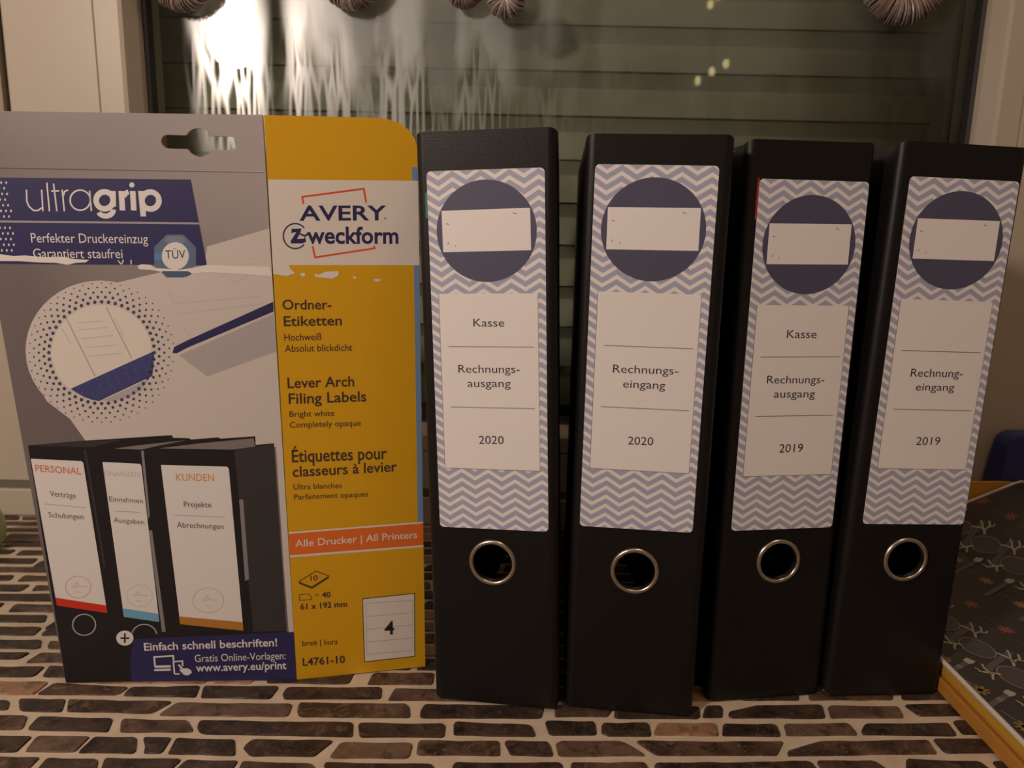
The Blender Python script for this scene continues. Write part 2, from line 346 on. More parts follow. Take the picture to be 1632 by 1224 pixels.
# ------------------------------------------------------------------ measured outlines in millimetres
STONES = [(3,[(-316.1,415.6),(-272.0,416.1),(-273.5,403.2),(-312.5,402.5)]),
(1,[(-269.1,415.1),(-223.0,412.4),(-225.3,404.6),(-272.9,403.6)]),
(0,[(-222.4,412.4),(-181.7,415.5),(-179.8,404.0),(-223.2,403.9)]),
(0,[(-180.2,415.2),(-134.7,416.8),(-136.3,404.0),(-177.4,403.6)]),
(0,[(-307.2,397.5),(-283.7,397.3),(-279.1,388.7),(-301.0,387.3)]),
(0,[(-280.3,398.9),(-252.9,399.6),(-248.3,387.7),(-272.5,387.8)]),
(1,[(-251.8,399.2),(-190.9,399.6),(-198.0,388.1),(-246.3,388.1)]),
(2,[(-189.0,398.4),(-122.0,399.7),(-121.3,387.9),(-194.7,386.5)]),
(1,[(-303.1,384.1),(-264.7,383.6),(-260.3,371.7),(-297.1,370.8)]),
(0,[(-259.3,383.1),(-216.9,383.0),(-213.9,371.3),(-259.0,371.7)]),
(1,[(-213.0,382.7),(-175.4,382.6),(-168.0,372.8),(-208.1,371.2)]),
(0,[(-169.9,382.8),(-83.9,383.7),(-81.7,371.5),(-164.5,371.4),(-168.6,377.0)]),
(0,[(-285.2,365.7),(-251.6,366.4),(-252.3,353.7),(-276.0,352.4)]),
(2,[(-250.3,366.8),(-221.2,367.2),(-222.5,354.7),(-248.9,354.1)]),
(0,[(-219.6,367.2),(-196.4,367.7),(-190.9,354.5),(-221.6,354.1)]),
(0,[(-194.0,367.8),(-178.0,368.0),(-177.5,355.0),(-187.4,354.6),(-189.4,360.7)]),
(0,[(-176.2,367.6),(-143.9,367.2),(-139.0,354.4),(-175.0,354.8)]),
(0,[(-138.1,361.1),(-135.7,367.7),(-90.9,368.3),(-98.4,355.3),(-131.7,354.3)]),
(1,[(-270.1,349.6),(-237.7,350.1),(-238.3,340.3),(-263.2,339.5)]),
(0,[(-234.8,349.8),(-207.6,349.8),(-203.4,339.1),(-234.6,339.3)]),
(0,[(-205.5,350.5),(-165.1,351.2),(-168.2,340.2),(-202.3,339.1)]),
(0,[(-163.7,350.7),(-136.1,350.7),(-137.5,340.6),(-166.7,340.3)]),
(1,[(-134.8,350.4),(-98.1,349.8),(-92.3,342.0),(-134.3,340.1)]),
(0,[(-148.1,433.2),(-92.8,437.0),(-94.1,420.7),(-143.9,419.8)]),
(1,[(-82.5,433.1),(-44.0,434.1),(-43.7,421.9),(-83.9,420.4)]),
(0,[(-131.6,409.5),(-130.7,415.8),(-73.7,417.9),(-72.2,406.4),(-128.6,403.9)]),
(1,[(-66.7,416.9),(-21.7,418.2),(-18.7,406.3),(-68.8,405.0)]),
(1,[(-118.6,393.7),(-119.3,400.9),(-57.2,402.0),(-54.6,398.8),(-52.9,389.3),(-115.7,387.8)]),
(0,[(-48.6,396.9),(-47.0,402.0),(23.2,403.0),(21.0,391.2),(-48.1,389.1)]),
(0,[(-81.8,383.5),(-34.3,384.6),(-32.4,382.7),(-32.3,372.8),(-78.3,371.3)]),
(0,[(-28.9,386.7),(15.2,385.0),(17.7,375.1),(-27.9,374.9)]),
(2,[(-88.1,366.9),(-50.4,367.7),(-48.5,365.9),(-49.0,355.3),(-91.3,354.1)]),
(1,[(-46.6,369.8),(-2.3,370.6),(-1.7,358.8),(-46.3,358.0)]),
(0,[(-93.2,350.8),(-36.0,351.2),(-34.0,343.2),(-89.1,341.5)]),
(0,[(-26.6,352.9),(30.1,354.5),(31.9,345.3),(-26.6,343.5)]),
(1,[(29.0,404.0),(64.4,404.2),(58.7,393.9),(28.0,392.8)]),
(0,[(63.9,404.2),(113.9,405.5),(111.4,393.9),(61.6,392.6)]),
(0,[(116.9,406.8),(126.4,407.0),(126.9,403.8),(124.6,395.6),(112.3,394.9)]),
(0,[(128.8,400.9),(147.3,407.9),(187.0,409.8),(184.1,396.9),(127.7,395.1)]),
(0,[(22.2,389.0),(50.4,389.4),(51.1,386.9),(51.0,377.5),(24.3,376.4)]),
(0,[(54.1,388.4),(81.5,389.4),(81.0,377.5),(56.7,376.8),(53.1,378.9)]),
(3,[(82.3,381.2),(85.8,389.2),(117.7,390.3),(119.4,388.6),(118.3,379.1),(82.2,378.6)]),
(0,[(122.7,389.7),(151.4,390.6),(153.7,389.2),(152.8,379.5),(119.6,379.2)]),
(0,[(-0.9,371.3),(23.6,371.2),(25.1,367.7),(26.5,359.1),(3.3,359.6)]),
(2,[(27.3,369.6),(30.3,371.7),(63.7,373.0),(68.9,368.5),(75.3,361.3),(28.4,359.4)]),
(1,[(70.6,373.2),(152.7,375.2),(145.2,363.7),(80.1,361.8)]),
(1,[(34.5,354.6),(73.9,356.1),(75.8,346.6),(33.9,345.3)]),
(0,[(77.8,355.7),(161.8,359.7),(163.3,349.0),(77.4,346.7)]),
(0,[(144.2,424.1),(177.9,425.4),(175.2,413.8),(139.8,412.5)]),
(1,[(183.4,423.8),(235.7,425.8),(232.2,416.3),(180.7,414.0)]),
(0,[(240.9,426.0),(272.9,427.1),(277.8,418.0),(236.7,416.5)]),
(2,[(189.1,409.0),(232.0,409.8),(230.2,398.7),(186.6,397.1)]),
(0,[(235.3,411.5),(280.9,414.8),(283.5,402.8),(239.1,400.8)]),
(2,[(156.9,390.8),(195.5,392.9),(196.5,382.2),(155.2,380.5),(156.4,384.9)]),
(0,[(203.9,392.7),(253.1,394.9),(252.4,383.5),(198.5,382.7),(199.2,386.3)]),
(0,[(255.9,397.2),(305.6,399.7),(306.3,386.7),(255.1,385.0)]),
(1,[(151.3,367.3),(172.1,376.2),(233.5,379.2),(232.5,367.9),(150.5,363.6)]),
(0,[(236.0,380.4),(294.6,383.0),(295.6,371.0),(236.3,368.4)]),
(1,[(164.1,360.2),(196.2,361.4),(201.3,350.2),(164.2,349.1)]),
(0,[(212.9,363.3),(237.1,362.5),(252.1,362.6),(255.2,351.9),(207.1,351.6)]),
(0,[(257.9,362.8),(282.1,364.2),(283.2,352.7),(257.8,352.0)]),
(0,[(-491.2,676.6),(-453.6,676.7),(-449.2,667.9),(-483.9,665.9)]),
(1,[(-450.6,674.8),(-422.9,675.6),(-418.9,668.8),(-446.8,668.0)]),
(1,[(-477.6,662.2),(-416.1,664.1),(-412.0,657.2),(-472.1,654.0)]),
(1,[(-467.4,647.0),(-407.2,648.9),(-403.7,643.0),(-462.7,640.1)]),
(0,[(-436.3,635.0),(-395.5,636.3),(-390.7,628.1),(-436.3,626.7)]),
(0,[(-426.6,618.7),(-384.4,619.7),(-378.9,610.1),(-426.7,608.7)]),
(0,[(-443.2,601.1),(-409.6,602.4),(-410.4,594.0),(-437.4,592.6)]),
(0,[(-404.9,601.4),(-371.6,602.3),(-366.8,594.0),(-404.8,592.4)]),
(0,[(-432.1,584.8),(-381.4,586.3),(-381.3,576.9),(-425.6,575.4)]),
(1,[(-421.1,568.8),(-360.2,571.0),(-355.0,562.2),(-415.2,560.1)]),
(0,[(-411.3,554.5),(-381.4,555.5),(-379.2,546.8),(-405.2,545.5)]),
(1,[(-374.6,555.5),(-342.3,555.7),(-337.5,547.4),(-374.0,545.6)]),
(0,[(-400.6,538.8),(-359.8,540.3),(-360.3,529.7),(-393.4,528.4)]),
(1,[(-355.9,539.6),(-333.7,540.6),(-328.6,531.7),(-353.8,530.8)]),
(0,[(-390.7,524.4),(-331.7,526.5),(-325.4,515.7),(-383.5,513.9)]),
(0,[(-381.4,510.9),(-360.6,511.5),(-359.6,504.5),(-376.5,503.7)]),
(1,[(-353.0,509.7),(-313.2,510.9),(-307.2,500.3),(-350.8,498.9)]),
(0,[(-369.7,493.7),(-320.3,495.2),(-316.2,485.4),(-363.0,483.9)]),
(0,[(-358.7,477.7),(-313.6,479.0),(-313.2,468.4),(-351.4,467.0)]),
(0,[(-309.3,478.5),(-292.7,478.6),(-287.1,468.6),(-310.2,468.2)]),
(0,[(-347.5,461.4),(-304.9,462.9),(-300.0,453.7),(-302.1,452.0),(-340.3,450.8)]),
(1,[(-297.2,455.4),(-299.3,461.6),(-283.7,462.5),(-278.2,452.6),(-294.3,452.3)]),
(0,[(-337.2,446.3),(-302.7,447.4),(-304.9,439.8),(-331.9,438.6)]),
(1,[(-296.7,447.5),(-265.0,447.8),(-259.2,437.1),(-299.5,436.0)]),
(0,[(-326.2,430.3),(-284.1,432.0),(-284.3,421.1),(-319.1,419.9)]),
(0,[(-282.6,432.9),(-257.3,433.5),(-250.7,421.2),(-280.4,421.2)])]
PKG = {'L': {'o': [-126.59, 423.356, 0.0], 'e1': [0.99811, 0.06149, 0.0], 'e2': [0.00107, -0.0174, 0.99985], 'n': [0.06148, -0.99796, -0.01744]}, 'R': {'o': [-126.59, 423.356, 0.0], 'e1': [0.97502, 0.22211, 0.0], 'e2': [0.00322, -0.01413, 0.99989], 'n': [0.22209, -0.97492, -0.0145]}}
PRINT = {
'L': {
'poly': [('paper',1,[(-3.51,268.44),(-37.44,257.92),(-39.39,247.63),(-62.88,243.88),(-87.83,237.46),(-111.47,227.71),(-127.52,210.57),(-134.68,186.36),(-128.53,172.36),(-117.17,162.47),(-110.25,150.25),(-88.65,148.9),(-6.07,147.09),(-4.81,75.15),(-3.25,22.34),(-0.29,22.31),(-3.84,268.44)]),
('shade',1.5,[(-56.15,199.07),(-4.19,222.56),(-3.39,201.79),(-41.76,187.3)]),
('navy',2,[(-167.63,290.54),(-43.67,292.32),(-38.05,247.99),(-163.85,246.66)]),
('torn',4,[(-166.36,251.82),(-144.2,251.92),(-137.31,251.07),(-131.53,251.51),(-122.04,250.71),(-113.03,251.21),(-106.08,250.03),(-99.02,249.83),(-100.76,248.48),(-106.27,248.05),(-110.23,246.99),(-115.93,247.87),(-125.52,248.02),(-135.05,248.5),(-144.62,248.32),(-166.77,248.56)]),
('torn',4,[(-74.36,246.99),(-72.01,248.03),(-67.47,247.78),(-64.99,246.17),(-60.44,245.92),(-52.96,245.39),(-48,246.15),(-38.03,248.32),(-21.6,247.96),(-5.08,247.93),(-3.97,242.92),(-21.82,243.95),(-38.27,244.32),(-51.48,243.09),(-60.59,243.92),(-67.68,245.13),(-73.52,245.35)]),
('seal',3,[(-43.86,248.16),(-50.69,241.37),(-59.73,241.22),(-65.61,247.76),(-64.9,257.1),(-58.11,263.78),(-49.17,263.96),(-43.26,257.53)]),
('sealdark',5,[(-61.85,244.57),(-48.09,244.81),(-46.21,243.51),(-49.28,241.79),(-58.79,241.63)]),
('sealtop',3.5,[(-59.39,260.43),(-57.26,263.08),(-50.12,263.23),(-48.02,260.66),(-50.41,258.97),(-56.91,258.84)]),
('sealblue',3.5,[(-65.07,253.76),(-61.45,254.49),(-61.74,250.53),(-65.32,250.46)]),
('blueband',3,[(-115.24,179.75),(-69.29,201.12),(-69.4,197.2),(-71.09,187.32),(-100.82,172.89),(-104.54,173.56),(-109.07,175.52),(-113.07,177.98)]),
('shade2',2.5,[(-98.9,173.31),(-72.81,185.81),(-77.58,179.29),(-85.53,174.72),(-93.25,172.96)]),
('navy',3,[(-58.3,203.6),(-50.98,207.4),(-4.09,229.15),(-4.13,223.76),(-51.25,203.3),(-57.13,200.09),(-59.48,200.26)]),
('picblack',2,[(-141.34,147.25),(-108.7,150.34),(-63.01,153.65),(-62.39,152.11),(-53.73,151.9),(-52.82,151.13),(-37.74,152.5),(-36.57,151.73),(-17.3,153.25),(-17.3,148.21),(-7.11,149.17),(-4.8,31.99),(0.23,-0.46),(-135.41,-0.56)]),
('picgrey',2.5,[(-29.41,145.05),(-7.12,148.91),(-4.9,32.71),(-24.17,32.2)]),
('pictop',2.5,[(-70.55,145.9),(-48.86,148.84),(-18.33,152.09),(-17.59,147.18),(-30.86,145.3)]),
('pictop',2.5,[(-94.81,145.67),(-82.68,147.52),(-54.77,150.87),(-73.12,146.92),(-80.47,145.09)]),
('picgrey',2.5,[(-140.41,147.12),(-108.75,149.83),(-89.58,150.95),(-106.67,146.51)]),
('picgloss',3,[(-28.16,115.58),(-25.93,115.58),(-25.05,66.35),(-27.4,64.97)]),
('picgloss',3,[(-79.84,96.84),(-78.11,96.83),(-75.09,32.77),(-77.25,32.79)]),
('picgloss',3,[(-80.53,144.31),(-79.07,144.58),(-78.63,106.24),(-79.81,103.56)]),
('picgrey',3,[(-111.6,144.82),(-110.17,144.83),(-105.91,73.77),(-107.02,72.4)]),
('white',3,[(-140.63,139.58),(-113.41,138.26),(-112.55,137.23),(-107.55,45.21),(-135.59,50.66)]),
('red',4,[(-135.86,55.28),(-107.74,50.14),(-107.55,45.21),(-135.61,50.38)]),
('white',3,[(-102.08,137.78),(-81.85,136.81),(-81.08,135.77),(-78.37,39.95),(-98.3,43.28)]),
('skyblue',4,[(-98.64,48.23),(-78.54,44.51),(-78.43,39.24),(-98.35,42.71)]),
('white',3,[(-70.29,136.2),(-33.86,135.26),(-32.94,134.09),(-30.04,33.42),(-66.34,37.97)]),
('ochre',4,[(-66.78,42.69),(-30.15,38.6),(-30.06,32.99),(-66.36,37.69)]),
('navy',5,[(-93.71,28.38),(-0.26,31.94),(0.51,-0.02),(-96.9,-1.62),(-97.52,12.78)]),
('white',7,[(-69.6,10.93),(-68.66,11.51),(-66.54,8.54),(-64.2,8.8),(-61.98,7.3),(-61.84,5.53),(-64.28,3.79),(-66.56,4.42),(-68.81,7.4),(-68.36,8.27),(-67.39,7.38)])],
'line': [('grey',3,1,[(-167.37,268.51),(-40.6,269.94)]),
('white',3.6,2.45,[(-83.48,285.56),(-83.98,277.65)]),
('white',3.6,2.83,[(-79.44,285.65),(-79.64,275.76)]),
('white',3.6,2.83,[(-73.61,285.79),(-73.87,275.89)]),
('white',3.6,2.83,[(-69.47,285.89),(-69.23,272.91)]),
('white',3,0.75,[(-127.15,285.15),(-127.6,279.35),(-126.74,276.69),(-124.72,274.76),(-122.5,274.81),(-120.11,276.39)]),
('white',3,0.75,[(-119.53,285.33),(-120.05,274.41)]),
('white',3,0.75,[(-116.59,288.95),(-116.75,274.49)]),
('white',3,0.75,[(-113.26,288.59),(-112.99,274.57)]),
('white',3,0.75,[(-114.8,284.82),(-110.8,284.91)]),
('white',3,0.75,[(-109.22,285.57),(-109.24,274.65)]),
('white',3,0.75,[(-109,282.46),(-108.07,284.71),(-106.3,285.55)]),
('white',3,0.75,[(-95.45,285.45),(-95.51,275.14)]),
('white',3,0.6,[(-84.18,249.78),(-82.73,247.83)]),
('white',3,0.6,[(-81.24,250.16),(-82.4,247.83)]),
('white',3,0.6,[(-77.35,250.24),(-77.53,247.92)]),
('grey',3,0.5,[(-114.12,219.64),(-101.64,186.81)]),
('grey',3,0.5,[(-92.47,224.91),(-81.34,197.06)]),
('faint',2.6,0.35,[(-108.95,216.08),(-94.07,217.25)]),
('faint',2.6,0.35,[(-108.39,212.25),(-92.51,213.91)]),
('faint',2.6,0.35,[(-107,207.45),(-90.1,209.61)]),
('faint',2.6,0.35,[(-105.6,202.63),(-88.69,204.29)]),
('faint',2.6,0.35,[(-104.19,197.78),(-86.26,199.94)]),
('faint',2.6,0.35,[(-116.61,213.1),(-112.84,204.48)]),
('faint',2.6,0.35,[(-88.35,219.25),(-84.59,208.71)]),
('faint',2.6,0.4,[(-59.42,233.98),(-56.64,227.37)]),
('faint',2.6,0.4,[(-56.64,227.37),(-10.08,231.93)]),
('faint',2.6,0.4,[(-54.7,221.66),(-8.38,228.12)]),
('faint',2.6,0.4,[(-53.29,214.94),(-49.01,208.69)]),
('faint',2.6,0.4,[(-30.13,242.04),(-29.1,243.94)]),
('faint',2.6,0.4,[(-29.1,243.94),(-26.41,242.1)]),
('faint',2.6,0.4,[(-26.41,242.1),(-23.79,238.84)]),
('faint',2.6,0.4,[(-23.79,238.84),(-16.05,244.17)]),
('faint',2.6,0.4,[(-15.67,251.7),(-12.84,252.69)]),
('grey2',4,0.4,[(-136.29,112.91),(-113.59,110.66)]),
('grey2',4,0.4,[(-97.75,108.53),(-84.01,107.85)]),
('grey2',4,0.4,[(-65.12,106.23),(-36.8,104.85)]),
('grey2',4,0.3,[(-125.56,61.88),(-122.8,64.91),(-122.09,63.24),(-124.97,61.6),(-121.8,62.41),(-117.49,62.1)]),
('grey2',4,0.3,[(-124.62,58.81),(-121.3,58.51)]),
('grey2',4,0.3,[(-91.48,56.04),(-88.74,59.1),(-87.99,57.42),(-90.88,55.76),(-87.68,56.57),(-83.32,56.26)]),
('grey2',4,0.3,[(-90.48,52.95),(-87.12,52.64)]),
('grey2',4,0.3,[(-52.42,52.77),(-49.7,55.85),(-48.92,54.15),(-51.81,52.48),(-48.59,53.3),(-44.17,52.99)]),
('grey2',4,0.3,[(-51.35,49.65),(-47.94,49.34)]),
('black',7,1,[(-101.38,29.04),(-96.32,28.98)]),
('black',7,1,[(-98.59,32.17),(-99.12,25.85)]),
('white',6,1,[(-82.92,9.66),(-82.93,16.38),(-71.87,17.1),(-71.83,13.89)]),
('white',6,1.6,[(-82.9,9.95),(-73.77,10.11)]),
('white',6,1.4,[(-83.58,7.76),(-73.93,7.91)]),
('white',6,0.9,[(-71.94,5.09),(-72.01,13.16),(-66.72,13.53),(-66.82,10.16)]),
('white',6,0.9,[(-71.95,4.94),(-68.97,5.04)])],
'ell': [('paper',1.2,(-97.62,200.66),(39.27,0.47),(3.43,38.35),0,0,360),
('white',3,(-151.84,288.11),(0.44,0.01),(0.08,0.69),0,0,360),
('white',3,(-149.35,288.17),(0.44,0.01),(0.09,0.69),0,0,360),
('white',3,(-146.85,288.23),(0.43,0.02),(0.08,0.69),0,0,360),
('white',3,(-144.36,288.29),(0.44,0.02),(0.08,0.7),0,0,360),
('white',3,(-141.86,288.36),(0.43,0.01),(0.08,0.69),0,0,360),
('white',3,(-139.36,288.42),(0.43,0.01),(0.07,0.69),0,0,360),
('white',3,(-136.86,288.48),(0.43,0.01),(0.07,0.69),0,0,360),
('white',3,(-150.7,285.32),(0.43,0.01),(0.08,0.69),0,0,360),
('white',3,(-148.21,285.38),(0.44,0.01),(0.09,0.69),0,0,360),
('white',3,(-145.71,285.44),(0.44,0.01),(0.08,0.69),0,0,360),
('white',3,(-143.21,285.5),(0.44,0.01),(0.08,0.69),0,0,360),
('white',3,(-140.71,285.56),(0.44,0.01),(0.08,0.69),0,0,360),
('white',3,(-138.2,285.62),(0.43,0.01),(0.07,0.69),0,0,360),
('white',3,(-152.06,282.46),(0.44,0.01),(0.08,0.7),0,0,360),
('white',3,(-149.56,282.52),(0.44,0.01),(0.08,0.7),0,0,360),
('white',3,(-147.06,282.58),(0.44,0.01),(0.08,0.69),0,0,360),
('white',3,(-144.56,282.64),(0.44,0.01),(0.08,0.69),0,0,360),
('white',3,(-142.05,282.7),(0.43,0.01),(0.08,0.69),0,0,360),
('white',3,(-139.55,282.76),(0.44,0.01),(0.08,0.69),0,0,360),
('white',3,(-137.04,282.81),(0.44,0.02),(0.08,0.7),0,0,360),
('white',3,(-150.92,279.65),(0.44,0.01),(0.08,0.7),0,0,360),
('white',3,(-148.42,279.71),(0.44,0.01),(0.09,0.7),0,0,360),
('white',3,(-145.91,279.77),(0.44,0.01),(0.08,0.7),0,0,360),
('white',3,(-143.4,279.83),(0.44,0.01),(0.08,0.69),0,0,360),
('white',3,(-140.9,279.88),(0.44,0.01),(0.09,0.7),0,0,360),
('white',3,(-138.38,279.94),(0.43,0.01),(0.07,0.7),0,0,360),
('white',3,(-152.28,276.78),(0.44,0.01),(0.08,0.7),0,0,360),
('white',3,(-149.78,276.84),(0.44,0.01),(0.09,0.69),0,0,360),
('white',3,(-147.27,276.89),(0.44,0.01),(0.09,0.7),0,0,360),
('white',3,(-144.76,276.95),(0.44,0.01),(0.08,0.7),0,0,360),
('white',3,(-142.25,277.01),(0.44,0.01),(0.09,0.69),0,0,360),
('white',3,(-139.73,277.06),(0.44,0.01),(0.08,0.7),0,0,360),
('white',3,(-137.22,277.12),(0.44,0.01),(0.08,0.7),0,0,360),
('white',3,(-151.14,273.95),(0.44,0.01),(0.09,0.7),0,0,360),
('white',3,(-148.63,274.01),(0.44,0.01),(0.09,0.7),0,0,360),
('white',3,(-146.11,274.06),(0.44,0.01),(0.08,0.7),0,0,360),
('white',3,(-143.6,274.12),(0.44,0.01),(0.08,0.7),0,0,360),
('white',3,(-141.08,274.17),(0.44,0.01),(0.08,0.71),0,0,360),
('white',3,(-138.57,274.23),(0.45,0.01),(0.08,0.7),0,0,360),
('white',3,(-136.05,274.29),(0.45,0.01),(0.08,0.7),0,0,360),
('white',3,(-152.5,271.06),(0.44,0.01),(0.08,0.7),0,0,360),
('white',3,(-149.99,271.11),(0.44,0.01),(0.08,0.71),0,0,360),
('white',3,(-147.48,271.17),(0.45,0.01),(0.09,0.7),0,0,360),
('white',3,(-144.96,271.22),(0.44,0.01),(0.08,0.71),0,0,360),
('white',3,(-142.44,271.28),(0.44,0.01),(0.08,0.7),0,0,360),
('white',3,(-139.92,271.33),(0.44,0.01),(0.08,0.71),0,0,360),
('white',3,(-137.4,271.39),(0.45,0.01),(0.08,0.7),0,0,360),
('white',3,(-152.73,265.31),(0.44,0),(0.09,0.7),0,0,360),
('white',3,(-150.21,265.36),(0.44,0.01),(0.09,0.71),0,0,360),
('white',3,(-147.68,265.41),(0.44,0.01),(0.08,0.71),0,0,360),
('white',3,(-145.16,265.46),(0.44,0.01),(0.08,0.71),0,0,360),
('white',3,(-142.63,265.52),(0.44,0.01),(0.08,0.71),0,0,360),
('white',3,(-140.1,265.57),(0.44,0.01),(0.08,0.71),0,0,360),
('white',3,(-137.57,265.62),(0.44,0.01),(0.08,0.71),0,0,360),
('white',3,(-151.58,262.44),(0.44,0.01),(0.09,0.71),0,0,360),
('white',3,(-149.05,262.49),(0.44,0.01),(0.08,0.71),0,0,360),
('white',3,(-146.53,262.55),(0.45,0),(0.09,0.7),0,0,360),
('white',3,(-144,262.6),(0.45,0.01),(0.09,0.71),0,0,360),
('white',3,(-141.46,262.65),(0.44,0.01),(0.08,0.71),0,0,360),
('white',3,(-138.93,262.7),(0.44,0.01),(0.08,0.71),0,0,360),
('white',3,(-136.4,262.75),(0.45,0.01),(0.08,0.71),0,0,360),
('white',3,(-152.96,259.52),(0.45,0.01),(0.09,0.71),0,0,360),
('white',3,(-150.43,259.57),(0.45,0.01),(0.09,0.71),0,0,360),
('white',3,(-147.9,259.62),(0.45,0.01),(0.09,0.71),0,0,360),
('white',3,(-145.36,259.67),(0.44,0.01),(0.08,0.71),0,0,360),
('white',3,(-142.83,259.72),(0.45,0.01),(0.08,0.71),0,0,360),
('white',3,(-140.29,259.77),(0.44,0.01),(0.08,0.71),0,0,360),
('white',3,(-137.75,259.82),(0.44,0.01),(0.08,0.72),0,0,360),
('white',3,(-151.8,256.63),(0.44,0.01),(0.08,0.72),0,0,360),
('white',3,(-149.27,256.68),(0.45,0.01),(0.09,0.72),0,0,360),
('white',3,(-146.73,256.73),(0.44,0.01),(0.08,0.72),0,0,360),
('white',3,(-144.2,256.78),(0.45,0.01),(0.09,0.72),0,0,360),
('white',3,(-141.66,256.84),(0.45,0),(0.09,0.71),0,0,360),
('white',3,(-139.12,256.89),(0.45,0),(0.09,0.71),0,0,360),
('white',3,(-136.57,256.94),(0.44,0),(0.08,0.71),0,0,360),
('white',3,(-153.18,253.69),(0.44,0.01),(0.08,0.72),0,0,360),
('white',3,(-150.65,253.74),(0.45,0.01),(0.09,0.72),0,0,360),
('white',3,(-148.11,253.79),(0.45,0.01),(0.09,0.72),0,0,360),
('white',3,(-145.57,253.84),(0.45,0.01),(0.09,0.72),0,0,360),
('white',3,(-143.02,253.89),(0.44,0.01),(0.08,0.72),0,0,360),
('white',3,(-140.48,253.94),(0.44,0.01),(0.08,0.71),0,0,360),
('white',3,(-137.94,253.99),(0.45,0.01),(0.09,0.71),0,0,360),
('white',3,(-88.29,280.7),(4.31,0.1),(0.38,4.31),2.83,0,360),
('white',3,(-88.17,275.93),(3.87,0.09),(0.29,3.25),2.64,205,362),
('white',3,(-74.92,281.82),(3.7,0.08),(0.3,3.68),2.45,108,165),
('white',3,(-73.81,288.82),(1.35,0.04),(0.11,1.34),0,0,360),
('white',3,(-64.98,281.14),(4.34,0.1),(0.33,4.33),2.83,0,360),
('white',3,(-100.64,280.51),(5.1,0.11),(0.48,5.1),0.8,0,360),
('white',4,(-54.26,252.65),(7.02,0.13),(0.51,7.24),0,0,360),
('ink',3,(-69.09,200.31),(0.97,0.01),(0.08,1),0,0,360),
('ink',3,(-69.61,196.62),(0.97,0.01),(0.08,1.01),0,0,360),
('ink',3,(-70.6,192.98),(0.97,0.01),(0.08,1.01),0,0,360),
('ink',3,(-72.05,189.44),(0.97,0.01),(0.08,1.02),0,0,360),
('ink',3,(-73.94,186.08),(0.98,0.01),(0.08,1.02),0,0,360),
('ink',3,(-76.23,182.95),(0.98,0.01),(0.08,1.03),0,0,360),
('ink',3,(-78.88,180.11),(0.97,0.01),(0.08,1.03),0,0,360),
('ink',3,(-81.86,177.61),(0.97,0.01),(0.08,1.03),0,0,360),
('ink',3,(-85.1,175.49),(0.97,0.01),(0.08,1.03),0,0,360),
('ink',3,(-88.56,173.79),(0.98,0.01),(0.09,1.03),0,0,360),
('ink',3,(-92.16,172.55),(0.97,0.01),(0.09,1.03),0,0,360),
('ink',3,(-95.85,171.78),(0.98,0.01),(0.09,1.04),0,0,360),
('ink',3,(-99.55,171.51),(0.97,0),(0.09,1.03),0,0,360),
('ink',3,(-103.21,171.72),(0.97,0.01),(0.09,1.04),0,0,360),
('ink',3,(-106.75,172.43),(0.97,0.01),(0.09,1.03),0,0,360),
('ink',3,(-110.12,173.61),(0.97,0.01),(0.09,1.03),0,0,360),
('ink',3,(-113.26,175.25),(0.97,0.01),(0.1,1.02),0,0,360),
('ink',3,(-116.1,177.31),(0.96,0),(0.1,1.02),0,0,360),
('ink',3,(-118.61,179.75),(0.96,0.01),(0.1,1.02),0,0,360),
('ink',3,(-120.74,182.53),(0.96,0.01),(0.1,1.02),0,0,360),
('ink',3,(-122.45,185.6),(0.96,0.01),(0.1,1.02),0,0,360),
('ink',3,(-123.72,188.91),(0.95,0.01),(0.1,1.01),0,0,360),
('ink',3,(-124.53,192.39),(0.95,0.01),(0.1,1.01),0,0,360),
('ink',3,(-124.87,195.99),(0.95,0.01),(0.1,1),0,0,360),
('ink',3,(-124.73,199.65),(0.95,0.01),(0.1,1),0,0,360),
('ink',3,(-124.12,203.29),(0.95,0.01),(0.1,1),0,0,360),
('ink',3,(-123.05,206.87),(0.95,0.01),(0.1,0.99),0,0,360),
('ink',3,(-121.55,210.32),(0.95,0.01),(0.11,0.99),0,0,360),
('ink',3,(-119.63,213.58),(0.95,0.02),(0.1,0.99),0,0,360),
('ink',3,(-117.33,216.61),(0.94,0.01),(0.1,0.98),0,0,360),
('ink',3,(-114.7,219.35),(0.95,0.01),(0.1,0.98),0,0,360),
('ink',3,(-111.77,221.75),(0.94,0.02),(0.09,0.98),0,0,360),
('ink',3,(-108.6,223.79),(0.95,0.01),(0.09,0.97),0,0,360),
('ink',3,(-105.24,225.42),(0.95,0.01),(0.1,0.97),0,0,360),
('ink',3,(-101.73,226.62),(0.94,0.01),(0.09,0.97),0,0,360),
('ink',3,(-98.15,227.37),(0.94,0.01),(0.09,0.97),0,0,360),
('ink',3,(-94.55,227.66),(0.95,0.01),(0.09,0.97),0,0,360),
('ink',3,(-90.99,227.48),(0.95,0.02),(0.09,0.98),0,0,360),
('ink',3,(-87.52,226.84),(0.95,0.01),(0.08,0.98),0,0,360),
('ink',3,(-84.21,225.74),(0.95,0.01),(0.08,0.98),0,0,360),
('ink',3,(-81.1,224.2),(0.95,0.02),(0.08,0.98),0,0,360),
('ink',3,(-78.26,222.25),(0.95,0.02),(0.08,0.98),0,0,360),
('ink',3,(-75.73,219.91),(0.96,0.02),(0.08,0.99),0,0,360),
('ink',3,(-73.55,217.23),(0.96,0.01),(0.08,0.99),0,0,360),
('ink',3,(-71.77,214.24),(0.96,0.02),(0.08,1),0,0,360),
('ink',3,(-70.41,211),(0.97,0.02),(0.08,1),0,0,360),
('ink',3,(-69.5,207.56),(0.97,0.01),(0.08,1),0,0,360),
